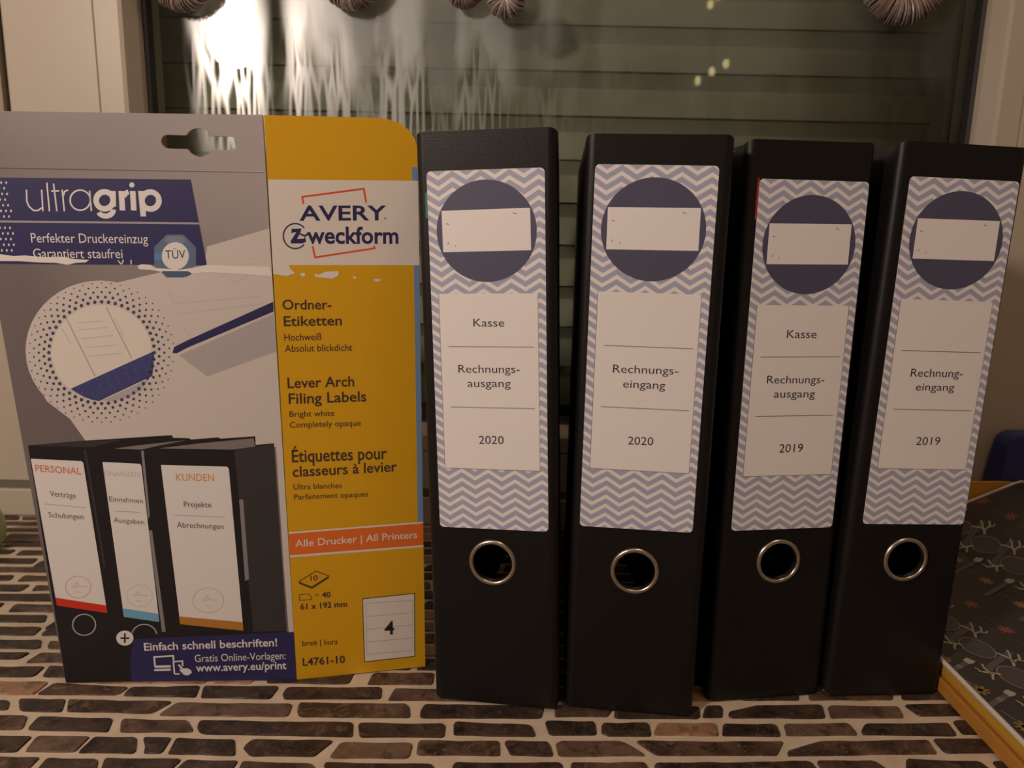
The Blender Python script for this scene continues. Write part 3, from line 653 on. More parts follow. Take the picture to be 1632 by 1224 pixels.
('ink',3,(-69.05,203.97),(0.96,0.02),(0.07,1.01),0,0,360),
('ink',3,(-66.63,198.32),(0.8,0.01),(0.06,0.83),0,0,360),
('ink',3,(-67.46,194.29),(0.81,0.01),(0.07,0.84),0,0,360),
('ink',3,(-68.79,190.35),(0.8,0.01),(0.06,0.84),0,0,360),
('ink',3,(-70.62,186.56),(0.8,0.01),(0.06,0.85),0,0,360),
('ink',3,(-72.91,182.99),(0.8,0.01),(0.06,0.85),0,0,360),
('ink',3,(-75.63,179.71),(0.81,0.01),(0.07,0.85),0,0,360),
('ink',3,(-78.72,176.77),(0.8,0.01),(0.06,0.85),0,0,360),
('ink',3,(-82.14,174.23),(0.81,0),(0.07,0.85),0,0,360),
('ink',3,(-85.82,172.13),(0.81,0),(0.07,0.85),0,0,360),
('ink',3,(-89.7,170.51),(0.81,0.01),(0.07,0.86),0,0,360),
('ink',3,(-93.71,169.41),(0.81,0.01),(0.08,0.86),0,0,360),
('ink',3,(-97.77,168.84),(0.81,0),(0.08,0.85),0,0,360),
('ink',3,(-101.81,168.81),(0.8,0),(0.07,0.85),0,0,360),
('ink',3,(-105.77,169.32),(0.8,0),(0.08,0.85),0,0,360),
('ink',3,(-109.57,170.36),(0.81,0),(0.08,0.85),0,0,360),
('ink',3,(-113.14,171.91),(0.8,0),(0.08,0.85),0,0,360),
('ink',3,(-116.42,173.94),(0.8,0.01),(0.08,0.85),0,0,360),
('ink',3,(-119.36,176.42),(0.8,0),(0.08,0.84),0,0,360),
('ink',3,(-121.9,179.29),(0.79,0.01),(0.08,0.84),0,0,360),
('ink',3,(-124.01,182.51),(0.8,0),(0.09,0.84),0,0,360),
('ink',3,(-125.64,186.01),(0.79,0.01),(0.08,0.84),0,0,360),
('ink',3,(-126.78,189.74),(0.79,0.01),(0.09,0.84),0,0,360),
('ink',3,(-127.4,193.63),(0.79,0.01),(0.09,0.83),0,0,360),
('ink',3,(-127.5,197.61),(0.79,0.01),(0.08,0.83),0,0,360),
('ink',3,(-127.09,201.62),(0.79,0.01),(0.09,0.82),0,0,360),
('ink',3,(-126.16,205.58),(0.79,0.01),(0.09,0.82),0,0,360),
('ink',3,(-124.74,209.43),(0.78,0.01),(0.08,0.82),0,0,360),
('ink',3,(-122.86,213.11),(0.78,0.01),(0.08,0.82),0,0,360),
('ink',3,(-120.55,216.56),(0.78,0.01),(0.08,0.81),0,0,360),
('ink',3,(-117.84,219.71),(0.78,0.01),(0.08,0.81),0,0,360),
('ink',3,(-114.8,222.53),(0.79,0.01),(0.09,0.81),0,0,360),
('ink',3,(-111.45,224.96),(0.78,0.01),(0.08,0.81),0,0,360),
('ink',3,(-107.87,226.97),(0.78,0.01),(0.08,0.8),0,0,360),
('ink',3,(-104.11,228.52),(0.79,0.01),(0.08,0.8),0,0,360),
('ink',3,(-100.23,229.59),(0.79,0.01),(0.08,0.8),0,0,360),
('ink',3,(-96.29,230.16),(0.78,0.01),(0.07,0.81),0,0,360),
('ink',3,(-92.36,230.22),(0.78,0.02),(0.07,0.81),0,0,360),
('ink',3,(-88.51,229.78),(0.79,0.01),(0.07,0.8),0,0,360),
('ink',3,(-84.79,228.82),(0.79,0.02),(0.07,0.81),0,0,360),
('ink',3,(-81.27,227.38),(0.79,0.02),(0.06,0.81),0,0,360),
('ink',3,(-78.01,225.47),(0.79,0.02),(0.07,0.82),0,0,360),
('ink',3,(-75.06,223.13),(0.79,0.01),(0.06,0.81),0,0,360),
('ink',3,(-72.47,220.38),(0.79,0.01),(0.06,0.81),0,0,360),
('ink',3,(-70.3,217.27),(0.8,0.01),(0.07,0.82),0,0,360),
('ink',3,(-68.56,213.86),(0.79,0.01),(0.06,0.82),0,0,360),
('ink',3,(-67.31,210.19),(0.8,0.01),(0.06,0.83),0,0,360),
('ink',3,(-66.56,206.34),(0.8,0.01),(0.06,0.82),0,0,360),
('ink',3,(-66.34,202.35),(0.81,0.01),(0.07,0.84),0,0,360),
('ink',3,(-63.75,200.37),(0.66,0.01),(0.05,0.68),0,0,360),
('ink',3,(-64.35,195.98),(0.65,0),(0.05,0.68),0,0,360),
('ink',3,(-65.52,191.63),(0.65,0.01),(0.05,0.69),0,0,360),
('ink',3,(-67.24,187.42),(0.65,0),(0.05,0.68),0,0,360),
('ink',3,(-69.49,183.4),(0.66,0.01),(0.06,0.69),0,0,360),
('ink',3,(-72.21,179.67),(0.65,0),(0.05,0.69),0,0,360),
('ink',3,(-75.38,176.27),(0.66,0),(0.06,0.69),0,0,360),
('ink',3,(-78.93,173.28),(0.66,0),(0.06,0.69),0,0,360),
('ink',3,(-82.8,170.74),(0.66,0.01),(0.06,0.7),0,0,360),
('ink',3,(-86.92,168.72),(0.66,0),(0.06,0.7),0,0,360),
('ink',3,(-91.22,167.23),(0.66,0.01),(0.06,0.7),0,0,360),
('ink',3,(-95.62,166.32),(0.66,0.01),(0.06,0.7),0,0,360),
('ink',3,(-100.04,165.99),(0.65,0.01),(0.06,0.7),0,0,360),
('ink',3,(-104.41,166.26),(0.66,0),(0.07,0.69),0,0,360),
('ink',3,(-108.64,167.11),(0.66,0),(0.07,0.69),0,0,360),
('ink',3,(-112.65,168.52),(0.65,0.01),(0.06,0.7),0,0,360),
('ink',3,(-116.39,170.48),(0.65,0.01),(0.07,0.69),0,0,360),
('ink',3,(-119.78,172.94),(0.65,0.01),(0.07,0.69),0,0,360),
('ink',3,(-122.76,175.86),(0.65,0.01),(0.07,0.69),0,0,360),
('ink',3,(-125.29,179.18),(0.65,0.01),(0.07,0.69),0,0,360),
('ink',3,(-127.32,182.85),(0.65,0.01),(0.07,0.68),0,0,360),
('ink',3,(-128.82,186.79),(0.64,0.01),(0.07,0.69),0,0,360),
('ink',3,(-129.77,190.95),(0.64,0),(0.07,0.67),0,0,360),
('ink',3,(-130.16,195.23),(0.64,0.01),(0.07,0.68),0,0,360),
('ink',3,(-129.99,199.58),(0.64,0.01),(0.07,0.67),0,0,360),
('ink',3,(-129.25,203.92),(0.64,0.01),(0.07,0.67),0,0,360),
('ink',3,(-127.97,208.17),(0.64,0.01),(0.07,0.67),0,0,360),
('ink',3,(-126.17,212.27),(0.64,0.01),(0.07,0.66),0,0,360),
('ink',3,(-123.88,216.14),(0.63,0.01),(0.07,0.67),0,0,360),
('ink',3,(-121.15,219.73),(0.64,0.01),(0.07,0.66),0,0,360),
('ink',3,(-118.02,222.98),(0.64,0.01),(0.07,0.66),0,0,360),
('ink',3,(-114.54,225.83),(0.64,0.01),(0.07,0.66),0,0,360),
('ink',3,(-110.77,228.25),(0.63,0.01),(0.06,0.65),0,0,360),
('ink',3,(-106.77,230.18),(0.63,0.01),(0.06,0.65),0,0,360),
('ink',3,(-102.62,231.61),(0.64,0.01),(0.06,0.65),0,0,360),
('ink',3,(-98.37,232.5),(0.64,0.01),(0.06,0.65),0,0,360),
('ink',3,(-94.09,232.85),(0.64,0.01),(0.06,0.65),0,0,360),
('ink',3,(-89.86,232.64),(0.64,0.01),(0.06,0.65),0,0,360),
('ink',3,(-85.74,231.88),(0.64,0.01),(0.06,0.65),0,0,360),
('ink',3,(-81.8,230.58),(0.64,0.01),(0.05,0.66),0,0,360),
('ink',3,(-78.11,228.76),(0.64,0.01),(0.05,0.66),0,0,360),
('ink',3,(-74.73,226.45),(0.64,0.01),(0.06,0.66),0,0,360),
('ink',3,(-71.71,223.68),(0.64,0.01),(0.05,0.66),0,0,360),
('ink',3,(-69.11,220.5),(0.64,0.01),(0.05,0.66),0,0,360),
('ink',3,(-66.98,216.95),(0.65,0.01),(0.05,0.67),0,0,360),
('ink',3,(-65.35,213.1),(0.65,0.01),(0.05,0.67),0,0,360),
('ink',3,(-64.25,209),(0.65,0.01),(0.05,0.68),0,0,360),
('ink',3,(-63.71,204.74),(0.65,0.01),(0.04,0.67),0,0,360),
('ink',3,(-61.32,198.03),(0.5,0),(0.04,0.52),0,0,360),
('ink',3,(-62.27,193.3),(0.5,0),(0.03,0.52),0,0,360),
('ink',3,(-63.83,188.66),(0.5,0),(0.03,0.53),0,0,360),
('ink',3,(-65.97,184.2),(0.5,0),(0.03,0.53),0,0,360),
('ink',3,(-68.66,180),(0.5,0),(0.04,0.53),0,0,360),
('ink',3,(-71.85,176.13),(0.5,0),(0.04,0.53),0,0,360),
('ink',3,(-75.49,172.66),(0.51,0.01),(0.04,0.54),0,0,360),
('ink',3,(-79.51,169.67),(0.51,0),(0.04,0.53),0,0,360),
('ink',3,(-83.84,167.2),(0.51,0),(0.05,0.53),0,0,360),
('ink',3,(-88.4,165.29),(0.5,0.01),(0.04,0.54),0,0,360),
('ink',3,(-93.12,163.99),(0.51,0.01),(0.05,0.54),0,0,360),
('ink',3,(-97.9,163.32),(0.51,0),(0.05,0.54),0,0,360),
('ink',3,(-102.66,163.29),(0.5,0),(0.05,0.54),0,0,360),
('ink',3,(-107.32,163.89),(0.51,0.01),(0.05,0.54),0,0,360),
('ink',3,(-111.79,165.13),(0.51,0),(0.06,0.53),0,0,360),
('ink',3,(-115.98,166.96),(0.5,0),(0.05,0.53),0,0,360),
('ink',3,(-119.84,169.36),(0.5,0),(0.05,0.53),0,0,360),
('ink',3,(-123.29,172.28),(0.5,0),(0.06,0.53),0,0,360),
('ink',3,(-126.27,175.66),(0.5,0.01),(0.06,0.53),0,0,360),
('ink',3,(-128.73,179.45),(0.5,0),(0.05,0.53),0,0,360),
('ink',3,(-130.64,183.57),(0.5,0.01),(0.06,0.53),0,0,360),
('ink',3,(-131.96,187.96),(0.5,0),(0.06,0.52),0,0,360),
('ink',3,(-132.68,192.53),(0.5,0),(0.06,0.52),0,0,360),
('ink',3,(-132.79,197.2),(0.5,0.01),(0.06,0.52),0,0,360),
('ink',3,(-132.28,201.9),(0.49,0.01),(0.05,0.51),0,0,360),
('ink',3,(-131.19,206.54),(0.49,0.01),(0.06,0.52),0,0,360),
('ink',3,(-129.52,211.06),(0.49,0),(0.06,0.51),0,0,360),
('ink',3,(-127.3,215.37),(0.49,0),(0.05,0.5),0,0,360),
('ink',3,(-124.58,219.4),(0.48,0.01),(0.05,0.51),0,0,360),
('ink',3,(-121.41,223.09),(0.49,0.01),(0.05,0.51),0,0,360),
('ink',3,(-117.84,226.39),(0.49,0),(0.05,0.5),0,0,360),
('ink',3,(-113.92,229.23),(0.49,0.01),(0.05,0.5),0,0,360),
('ink',3,(-109.72,231.58),(0.48,0.01),(0.05,0.5),0,0,360),
('ink',3,(-105.32,233.39),(0.49,0.01),(0.05,0.5),0,0,360),
('ink',3,(-100.77,234.64),(0.48,0.01),(0.04,0.51),0,0,360),
('ink',3,(-96.16,235.32),(0.48,0),(0.04,0.5),0,0,360),
('ink',3,(-91.57,235.39),(0.49,0.01),(0.05,0.5),0,0,360),
('ink',3,(-87.05,234.87),(0.49,0.01),(0.04,0.51),0,0,360),
('ink',3,(-82.7,233.77),(0.49,0),(0.05,0.5),0,0,360),
('ink',3,(-78.57,232.08),(0.49,0.01),(0.04,0.51),0,0,360),
('ink',3,(-74.74,229.85),(0.49,0.01),(0.04,0.51),0,0,360),
('ink',3,(-71.28,227.11),(0.49,0.01),(0.04,0.51),0,0,360),
('ink',3,(-68.24,223.9),(0.5,0),(0.04,0.5),0,0,360),
('ink',3,(-65.67,220.26),(0.49,0.01),(0.03,0.51),0,0,360),
('ink',3,(-63.63,216.26),(0.49,0.01),(0.03,0.51),0,0,360),
('ink',3,(-62.15,211.96),(0.5,0.01),(0.04,0.52),0,0,360),
('ink',3,(-61.26,207.44),(0.5,0.01),(0.04,0.52),0,0,360),
('ink',3,(-60.98,202.77),(0.5,0.01),(0.04,0.52),0,0,360),
('ink',3,(-58.73,200.43),(0.37,0),(0.03,0.38),0,0,360),
('ink',3,(-59.41,195.37),(0.37,0.01),(0.02,0.39),0,0,360),
('ink',3,(-60.75,190.37),(0.37,0),(0.03,0.39),0,0,360),
('ink',3,(-62.72,185.51),(0.37,0),(0.03,0.39),0,0,360),
('ink',3,(-65.3,180.88),(0.37,0.01),(0.03,0.39),0,0,360),
('ink',3,(-68.43,176.57),(0.37,0),(0.03,0.39),0,0,360),
('ink',3,(-72.08,172.65),(0.38,0),(0.03,0.39),0,0,360),
('ink',3,(-76.16,169.2),(0.37,0),(0.03,0.39),0,0,360),
('ink',3,(-80.62,166.27),(0.37,0.01),(0.03,0.4),0,0,360),
('ink',3,(-85.37,163.93),(0.37,0.01),(0.03,0.4),0,0,360),
('ink',3,(-90.33,162.22),(0.37,0.01),(0.03,0.4),0,0,360),
('ink',3,(-95.41,161.17),(0.37,0),(0.04,0.4),0,0,360),
('ink',3,(-100.51,160.8),(0.38,0),(0.04,0.39),0,0,360),
('ink',3,(-105.54,161.1),(0.37,0.01),(0.04,0.4),0,0,360),
('ink',3,(-110.41,162.09),(0.37,0),(0.04,0.39),0,0,360),
('ink',3,(-115.04,163.73),(0.37,0),(0.04,0.39),0,0,360),
('ink',3,(-119.34,165.99),(0.37,0.01),(0.04,0.4),0,0,360),
('ink',3,(-123.23,168.84),(0.37,0),(0.04,0.39),0,0,360),
('ink',3,(-126.66,172.21),(0.37,0),(0.04,0.39),0,0,360),
('ink',3,(-129.56,176.04),(0.37,0.01),(0.04,0.39),0,0,360),
('ink',3,(-131.89,180.27),(0.37,0),(0.04,0.39),0,0,360),
('ink',3,(-133.61,184.81),(0.37,0.01),(0.05,0.39),0,0,360),
('ink',3,(-134.69,189.59),(0.36,0.01),(0.04,0.39),0,0,360),
('ink',3,(-135.12,194.52),(0.36,0.01),(0.04,0.39),0,0,360),
('ink',3,(-134.91,199.52),(0.36,0.01),(0.05,0.38),0,0,360),
('ink',3,(-134.05,204.51),(0.36,0),(0.04,0.37),0,0,360),
('ink',3,(-132.56,209.39),(0.35,0),(0.04,0.37),0,0,360),
('ink',3,(-130.49,214.09),(0.36,0.01),(0.04,0.37),0,0,360),
('ink',3,(-127.86,218.54),(0.36,0),(0.04,0.37),0,0,360),
('ink',3,(-124.71,222.65),(0.35,0.01),(0.04,0.37),0,0,360),
('ink',3,(-121.11,226.37),(0.35,0.01),(0.03,0.37),0,0,360),
('ink',3,(-117.12,229.64),(0.36,0.01),(0.04,0.37),0,0,360),
('ink',3,(-112.79,232.41),(0.35,0),(0.03,0.37),0,0,360),
('ink',3,(-108.21,234.62),(0.36,0.01),(0.04,0.37),0,0,360),
('ink',3,(-103.44,236.26),(0.36,0),(0.03,0.37),0,0,360),
('ink',3,(-98.56,237.28),(0.35,0.01),(0.03,0.37),0,0,360),
('ink',3,(-93.66,237.68),(0.36,0.01),(0.03,0.37),0,0,360),
('ink',3,(-88.8,237.45),(0.36,0.01),(0.03,0.37),0,0,360),
('ink',3,(-84.07,236.59),(0.35,0),(0.03,0.36),0,0,360),
('ink',3,(-79.55,235.1),(0.36,0.01),(0.03,0.37),0,0,360),
('ink',3,(-75.31,233.02),(0.36,0.01),(0.03,0.37),0,0,360),
('ink',3,(-71.42,230.37),(0.36,0.01),(0.03,0.38),0,0,360),
('ink',3,(-67.95,227.2),(0.36,0.01),(0.03,0.37),0,0,360),
('ink',3,(-64.96,223.55),(0.37,0.01),(0.03,0.38),0,0,360),
('ink',3,(-62.49,219.48),(0.36,0.01),(0.02,0.38),0,0,360),
('ink',3,(-60.61,215.06),(0.37,0.01),(0.03,0.38),0,0,360),
('ink',3,(-59.34,210.36),(0.37,0),(0.03,0.38),0,0,360),
('ink',3,(-58.71,205.45),(0.37,0.01),(0.03,0.39),0,0,360),
('paperlight',1.6,(-97.02,199.97),(26.26,0.32),(2.32,25.98),0,0,360),
('bluedot',3.6,(-110.47,180.59),(0.33,0),(0.03,0.35),0,0,360),
('bluedot',3.6,(-109.44,177.61),(0.34,0.01),(0.04,0.36),0,0,360),
('bluedot',3.6,(-108.4,174.63),(0.33,0),(0.03,0.36),0,0,360),
('bluedot',3.6,(-105.57,182.84),(0.34,0),(0.03,0.35),0,0,360),
('bluedot',3.6,(-104.53,179.87),(0.34,0),(0.04,0.35),0,0,360),
('bluedot',3.6,(-103.48,176.89),(0.33,0.01),(0.03,0.36),0,0,360),
('bluedot',3.6,(-100.67,185.09),(0.33,0),(0.03,0.35),0,0,360),
('bluedot',3.6,(-99.62,182.13),(0.33,0),(0.03,0.35),0,0,360),
('bluedot',3.6,(-98.57,179.15),(0.34,0.01),(0.03,0.36),0,0,360),
('bluedot',3.6,(-95.77,187.34),(0.33,0),(0.03,0.35),0,0,360),
('bluedot',3.6,(-94.72,184.38),(0.34,0),(0.03,0.35),0,0,360),
('bluedot',3.6,(-93.66,181.41),(0.34,0.01),(0.03,0.36),0,0,360),
('bluedot',3.6,(-90.88,189.58),(0.33,0.01),(0.03,0.35),0,0,360),
('bluedot',3.6,(-89.82,186.63),(0.33,0),(0.03,0.35),0,0,360),
('bluedot',3.6,(-88.75,183.67),(0.33,0),(0.03,0.35),0,0,360),
('bluedot',3.6,(-86,191.83),(0.34,0),(0.03,0.35),0,0,360),
('bluedot',3.6,(-84.93,188.88),(0.34,0),(0.03,0.35),0,0,360),
('bluedot',3.6,(-83.85,185.92),(0.33,0.01),(0.03,0.36),0,0,360),
('bluedot',3.6,(-81.12,194.07),(0.34,0),(0.03,0.35),0,0,360),
('bluedot',3.6,(-80.04,191.13),(0.34,0),(0.03,0.35),0,0,360),
('bluedot',3.6,(-78.95,188.18),(0.33,0),(0.02,0.35),0,0,360),
('bluedot',3.6,(-76.24,196.31),(0.33,0.01),(0.03,0.35),0,0,360),
('bluedot',3.6,(-75.15,193.37),(0.33,0.01),(0.02,0.35),0,0,360),
('bluedot',3.6,(-74.06,190.43),(0.33,0),(0.03,0.35),0,0,360),
('bluedot',3.6,(-71.37,198.55),(0.34,0),(0.03,0.35),0,0,360),
('bluedot',3.6,(-70.27,195.62),(0.33,0),(0.02,0.35),0,0,360),
('bluedot',3.6,(-69.17,192.68),(0.33,0),(0.02,0.35),0,0,360),
('redtext',4,(-122.47,61.86),(7.06,-0.05),(0.66,6.91),0.3,0,360),
('bluetext',4,(-88.35,56.02),(7.26,-0.06),(0.54,6.84),0.3,0,360),
('orangetext',4,(-49.26,52.75),(8.89,-0.08),(0.49,8.02),0.3,0,360),
('silver',4,(-121.37,37.83),(6.51,-0.06),(0.63,6.79),0.7,0,360),
('silver',4,(-87.6,30.32),(7.24,-0.08),(0.58,7.44),0.7,10,165),
('white',6,(-98.85,29.01),(4.93,-0.05),(0.4,4.87),0,0,360)],
'text': [('white',3,'Perfekter Druckereinzug',0,(-127.56,258.31),(-67.85,259.04),4.83),
('white',3,'Garantiert staufrei',0,(-127.33,250.33),(-81.53,251.01),4.78),
('black',5,'TÜV',0,(-59.38,251.15),(-48.97,251.53),4.36),
('redtext',4.5,'PERSONAL',0.01,(-138.81,132.24),(-114.15,130.35),3.9),
('black2',4.5,'Verträge',0,(-132.45,117.52),(-118.5,116.21),3.31),
('black2',4.5,'Schulungen',0,(-134.46,104.97),(-115.46,103.61),3.2),
('bluetext',4.5,'FINANZEN',0,(-101.59,129.73),(-82.34,128.99),2.88),
('black2',4.5,'Einnahmen',0,(-100.27,114.5),(-81.75,113.31),2.93),
('black2',4.5,'Ausgaben',0,(-98.93,101.85),(-82.14,100.48),2.96),
('orangetext',4.5,'KUNDEN',0.01,(-62.46,126.93),(-41.46,126.58),4.2),
('black2',4.5,'Projekte',0.005,(-59.25,111.17),(-43.88,110.77),3.35),
('black2',4.5,'Abrechnungen',0.005,(-64.04,98.69),(-37.83,97.55),3.25),
('white',6,'Einfach schnell beschriften!',0.015,(-88.35,20.66),(-10.63,22.74),5.05),
('white',6,'Gratis Online-Vorlagen:',0,(-59.44,12.7),(-6.04,14.02),4.81),
('white',6,'www.avery.eu/print',0.015,(-59.2,6.37),(-5.78,7.37),5.14)],
},
'R': {
'poly': [('white2',2,[(-5.86,293.27),(73.89,295.24),(74.96,249.58),(-4.47,248.75)]),
('bluestrip',1,[(70.32,302.33),(73.72,302.46),(73.89,295.06),(70.85,294.96)]),
('bluestrip',1,[(71.38,249.55),(74.96,249.58),(76.87,96.87),(73.32,96.57)]),
('darkblue',4,[(6.26,268.12),(11.34,268.4),(10.93,266.61),(8.88,262.83),(12.4,263.07),(13.13,264.16),(13.57,261.3),(11.26,260.54),(5.47,260.45),(5.69,261.88),(8.65,266.39),(6.72,266.17),(6,265.63)]),
('torn',4,[(-4.47,248.93),(4.02,249.02),(5.08,246.77),(7.21,244.52),(3.19,243.12),(-4.23,243.97)]),
('torn',4,[(17.15,244.6),(19.63,243.71),(23.26,245.57),(30.48,245.9),(29.97,243.33),(26.76,241.64),(21.38,242.34),(18.25,242.5)]),
('torn',4,[(9.86,244.54),(12.35,244.83),(12.48,243.19),(10.69,242.72)]),
('torn',4,[(48.67,241.79),(52.83,241.63),(53.28,240.7),(50.04,240.31)]),
('torn',4,[(37.68,243.11),(39.69,242.94),(39.48,241.73),(38.12,242)]),
('white2',2,[(-1.22,95.53),(76.98,96.87),(77.18,80.49),(-1.21,79.71)]),
('orangeband',3,[(-1.17,94.48),(76.98,95.79),(77.18,81.81),(-1.26,81.09)]),
('darkprint',3,[(3.23,64.03),(10.56,60.26),(20.57,66.37),(20.63,64.95),(10.61,58.84),(3.29,62.84)]),
('darkprint',2,[(39.73,49.98),(71.49,50.71),(71.6,7.55),(40.26,7.09)]),
('white2',3,[(40.23,49.38),(70.98,50.19),(71.08,8.08),(40.78,7.73)])],
'line': [('redline',3,1,[(12.8,281.25),(12.3,284.92),(44.57,290.11),(45.71,282.77)]),
('redline',3,1,[(16.87,259.2),(18.02,253.16),(49.91,258.53),(49.56,259.9)]),
('darkblue',4,1,[(10.54,265.54),(12.97,264.51),(14.59,265.61)]),
('darkprint',3,0.5,[(3.23,64.03),(13.27,70),(20.56,66.26)]),
('darkprint',3,0.4,[(3.34,55.67),(8.19,55.79),(10.27,53.74),(10.31,51.99),(3.23,52.09),(3.34,55.67)]),
('grey2',4,0.35,[(41.99,46.54),(70.14,45.98)]),
('grey2',4,0.35,[(41.85,37.7),(70.11,37.82)]),
('grey2',4,0.35,[(41.72,29.14),(70.09,29.48)]),
('grey2',4,0.35,[(41.59,20.73),(70.06,20.62)]),
('grey2',4,0.35,[(41.46,12.38),(70.04,12.16)]),
('grey2',4,0.25,[(41.99,46.54),(42.08,12.31)]),
('grey2',4,0.25,[(69.93,46),(70.25,12.13)])],
'ell': [('grey',3,(55.77,274.76),(0.68,0.01),(0.01,0.67),0,0,360),
('darkblue',3,(8.05,264.33),(6.15,0.11),(0.22,6.58),0.75,40,318)],
'text': [('darkblue',3,'AVERY',0.02,(10.51,272.64),(56.4,273.87),7.76),
('darkblue',3,'weckform',0.024,(14.08,260.59),(62.93,261.4),8.94),
('darkprint',3,'Ordner-',0.014,(-0,224.87),(25.98,225.03),5.37),
('darkprint',3,'Etiketten',0.014,(0.36,215.81),(31.41,216.13),5.42),
('darkprint',3,'Hochweiß',0.004,(0.36,207.62),(20.12,207.94),3.89),
('darkprint',3,'Absolut blickdicht',0.004,(0.44,201.38),(36.72,201.62),3.91),
('darkprint',3,'Lever Arch',0.014,(1.12,181),(37.49,181.21),5.93),
('darkprint',3,'Filing Labels',0.014,(1.41,171.96),(44.13,172.27),5.99),
('darkprint',3,'Bright white',0.004,(1.55,164.39),(26.07,164.24),3.29),
('darkprint',3,'Completely opaque',0.004,(1.54,158.1),(40.8,157.91),3.42),
('darkprint',3,'Étiquettes pour',0.014,(1.96,137.72),(55.36,137.3),7.42),
('darkprint',3,'classeurs à levier',0.014,(2.08,128.98),(61.14,129.45),6.24),
('darkprint',3,'Ultra blanches',0.004,(2.24,121.31),(29.34,120.85),3.2),
('darkprint',3,'Parfaitement opaques',0.004,(2.45,115.2),(44.23,114.75),3.22),
('white2',4,'Alle Drucker | All Printers',0.01,(2.05,86.04),(72.9,86.72),4.42),
('darkprint',3,'10',0.01,(9.99,64),(14.07,64.09),3.24),
('darkprint',3,'=',0,(12.01,53.37),(14.55,53.36),2.62),
('darkprint',3,'40',0.022,(16.2,52.77),(21.3,52.53),3.5),
('darkprint',3,'61 x 192 mm',0.022,(3.61,46.03),(30.85,45.46),3.71),
('darkprint',3,'breit | kurz',0.008,(4.01,22.11),(24.83,21.14),3.59),
('darkprint',3,'L4761-10',0.022,(3.79,8.92),(28.77,8.15),4.97),
('black',5,'4',0.02,(52.79,24.59),(58.76,24.44),8.87)],
},
}
EURO = (-38.17, 310.97)

# ------------------------------------------------------------------ room shell
def room():
    X0, X1, Y0, Z0, Z1 = -1700, 1700, -2300, -820, 1750
    m = MB(); m.box((X0, Y0, Z0-40), (X1, 900, Z0), 'floorm'); struct(m.build('floor'))
    m = MB(); m.box((X0, Y0, Z1), (X1, 900, Z1+40), 'ceil'); struct(m.build('ceiling'))
    m = MB(); m.box((X0-40, Y0, Z0), (X0, 900, Z1), 'wall'); struct(m.build('wall_left'))
    m = MB(); m.box((X1, Y0, Z0), (X1+40, 900, Z1), 'wall'); struct(m.build('wall_right'))
    m = MB(); m.box((X0, Y0-40, Z0), (X1, Y0, Z1), 'wall'); struct(m.build('wall_front'))
    m = MB()                       # window wall with its opening
    m.box((X0, 690, Z0), (X1, 890, -2), 'wall'); m.box((X0, 690, 1080), (X1, 890, Z1), 'wall')
    m.box((X0, 690, -2), (-1180, 890, 1080), 'wall'); m.box((560, 690, -2), (X1, 890, 1080), 'wall')
    struct(m.build('wall_back'))
room()

def ring_frame(mb, x0, x1, z0, z1, prof, kx, kz, m):
    """mitred frame: prof = (inset, y) pairs"""
    loops = []
    for d, y in prof:
        a, b = d*kx, d*kz
        loops.append([(x0+a, y, z0+b), (x1-a, y, z0+b), (x1-a, y, z1-b), (x0+a, y, z1-b)])
    vs = [v for l in loops for v in l]; fs = []
    for i in range(len(loops)-1):
        for j in range(4): fs.append((i*4+j, i*4+(j+1) % 4, (i+1)*4+(j+1) % 4, (i+1)*4+j))
    mb.add(vs, fs, m)
SASH = [(0, 735), (0, 682), (2, 680), (76, 680), (76.8, 681.5), (78.4, 681.5), (79.2, 680), (97, 680), (100, 681.5), (106, 696), (107, 704), (107, 735)]
def window(name, x0, x1, gx0, gx1):
    w0 = struct(bpy.data.objects.new(name, None)); COL.objects.link(w0); w0.location = ((x0+x1)/2*MM, .700, 0)
    o = (( x0+x1)/2, 700, 0)
    m = MB(); ring_frame(m, x0, x1, 10, 1040, SASH, 1.0, .765, 'pvc'); s = m.build('sash', w0, loc=(0,0,0)); s.location = (-o[0]*MM, -.7, 0)
    m = MB(); ring_frame(m, x0+105, x1-105, 90, 960, [(0, 703), (2.5, 702), (5, 703.5), (6, 712)], 1, 1, 'gasket'); g = m.build('glazing_gasket', w0); g.location = s.location
    m = MB(); m.box((x0+106, 711, 88), (x1-106, 715, 962), 'glass'); g = m.build('glass_pane', w0); g.location = s.location
    return w0, s
w1, s1 = window('window_1', -427, 500, 0, 0)
w2, s2 = window('window_2', -1140, -433, 0, 0)
m = MB()                           # fixed frame: sill bar with lip, jambs, head, dark seal between the two sashes
m.box((-1180, 684, -2), (560, 760, 9), 'pvc'); m.box((-1180, 676.5, 0), (560, 684, 26), 'pvc')
m.box((-1180, 684, 9), (-1141, 760, 1080), 'pvc'); m.box((501, 684, 9), (560, 760, 1080), 'pvc'); m.box((-1141, 684, 1041), (501, 760, 1080), 'pvc')
struct(m.build('trim_1', bevel=1.5))
m = MB(); m.box((-432.6, 690, 10), (-427.4, 700, 1040), 'gasket'); m.box((-1140, 679.2, 26), (500, 681, 34), 'seal')  # second box: dark strip painting the shadow where sash meets sill lip
struct(m.build('trim_2'))

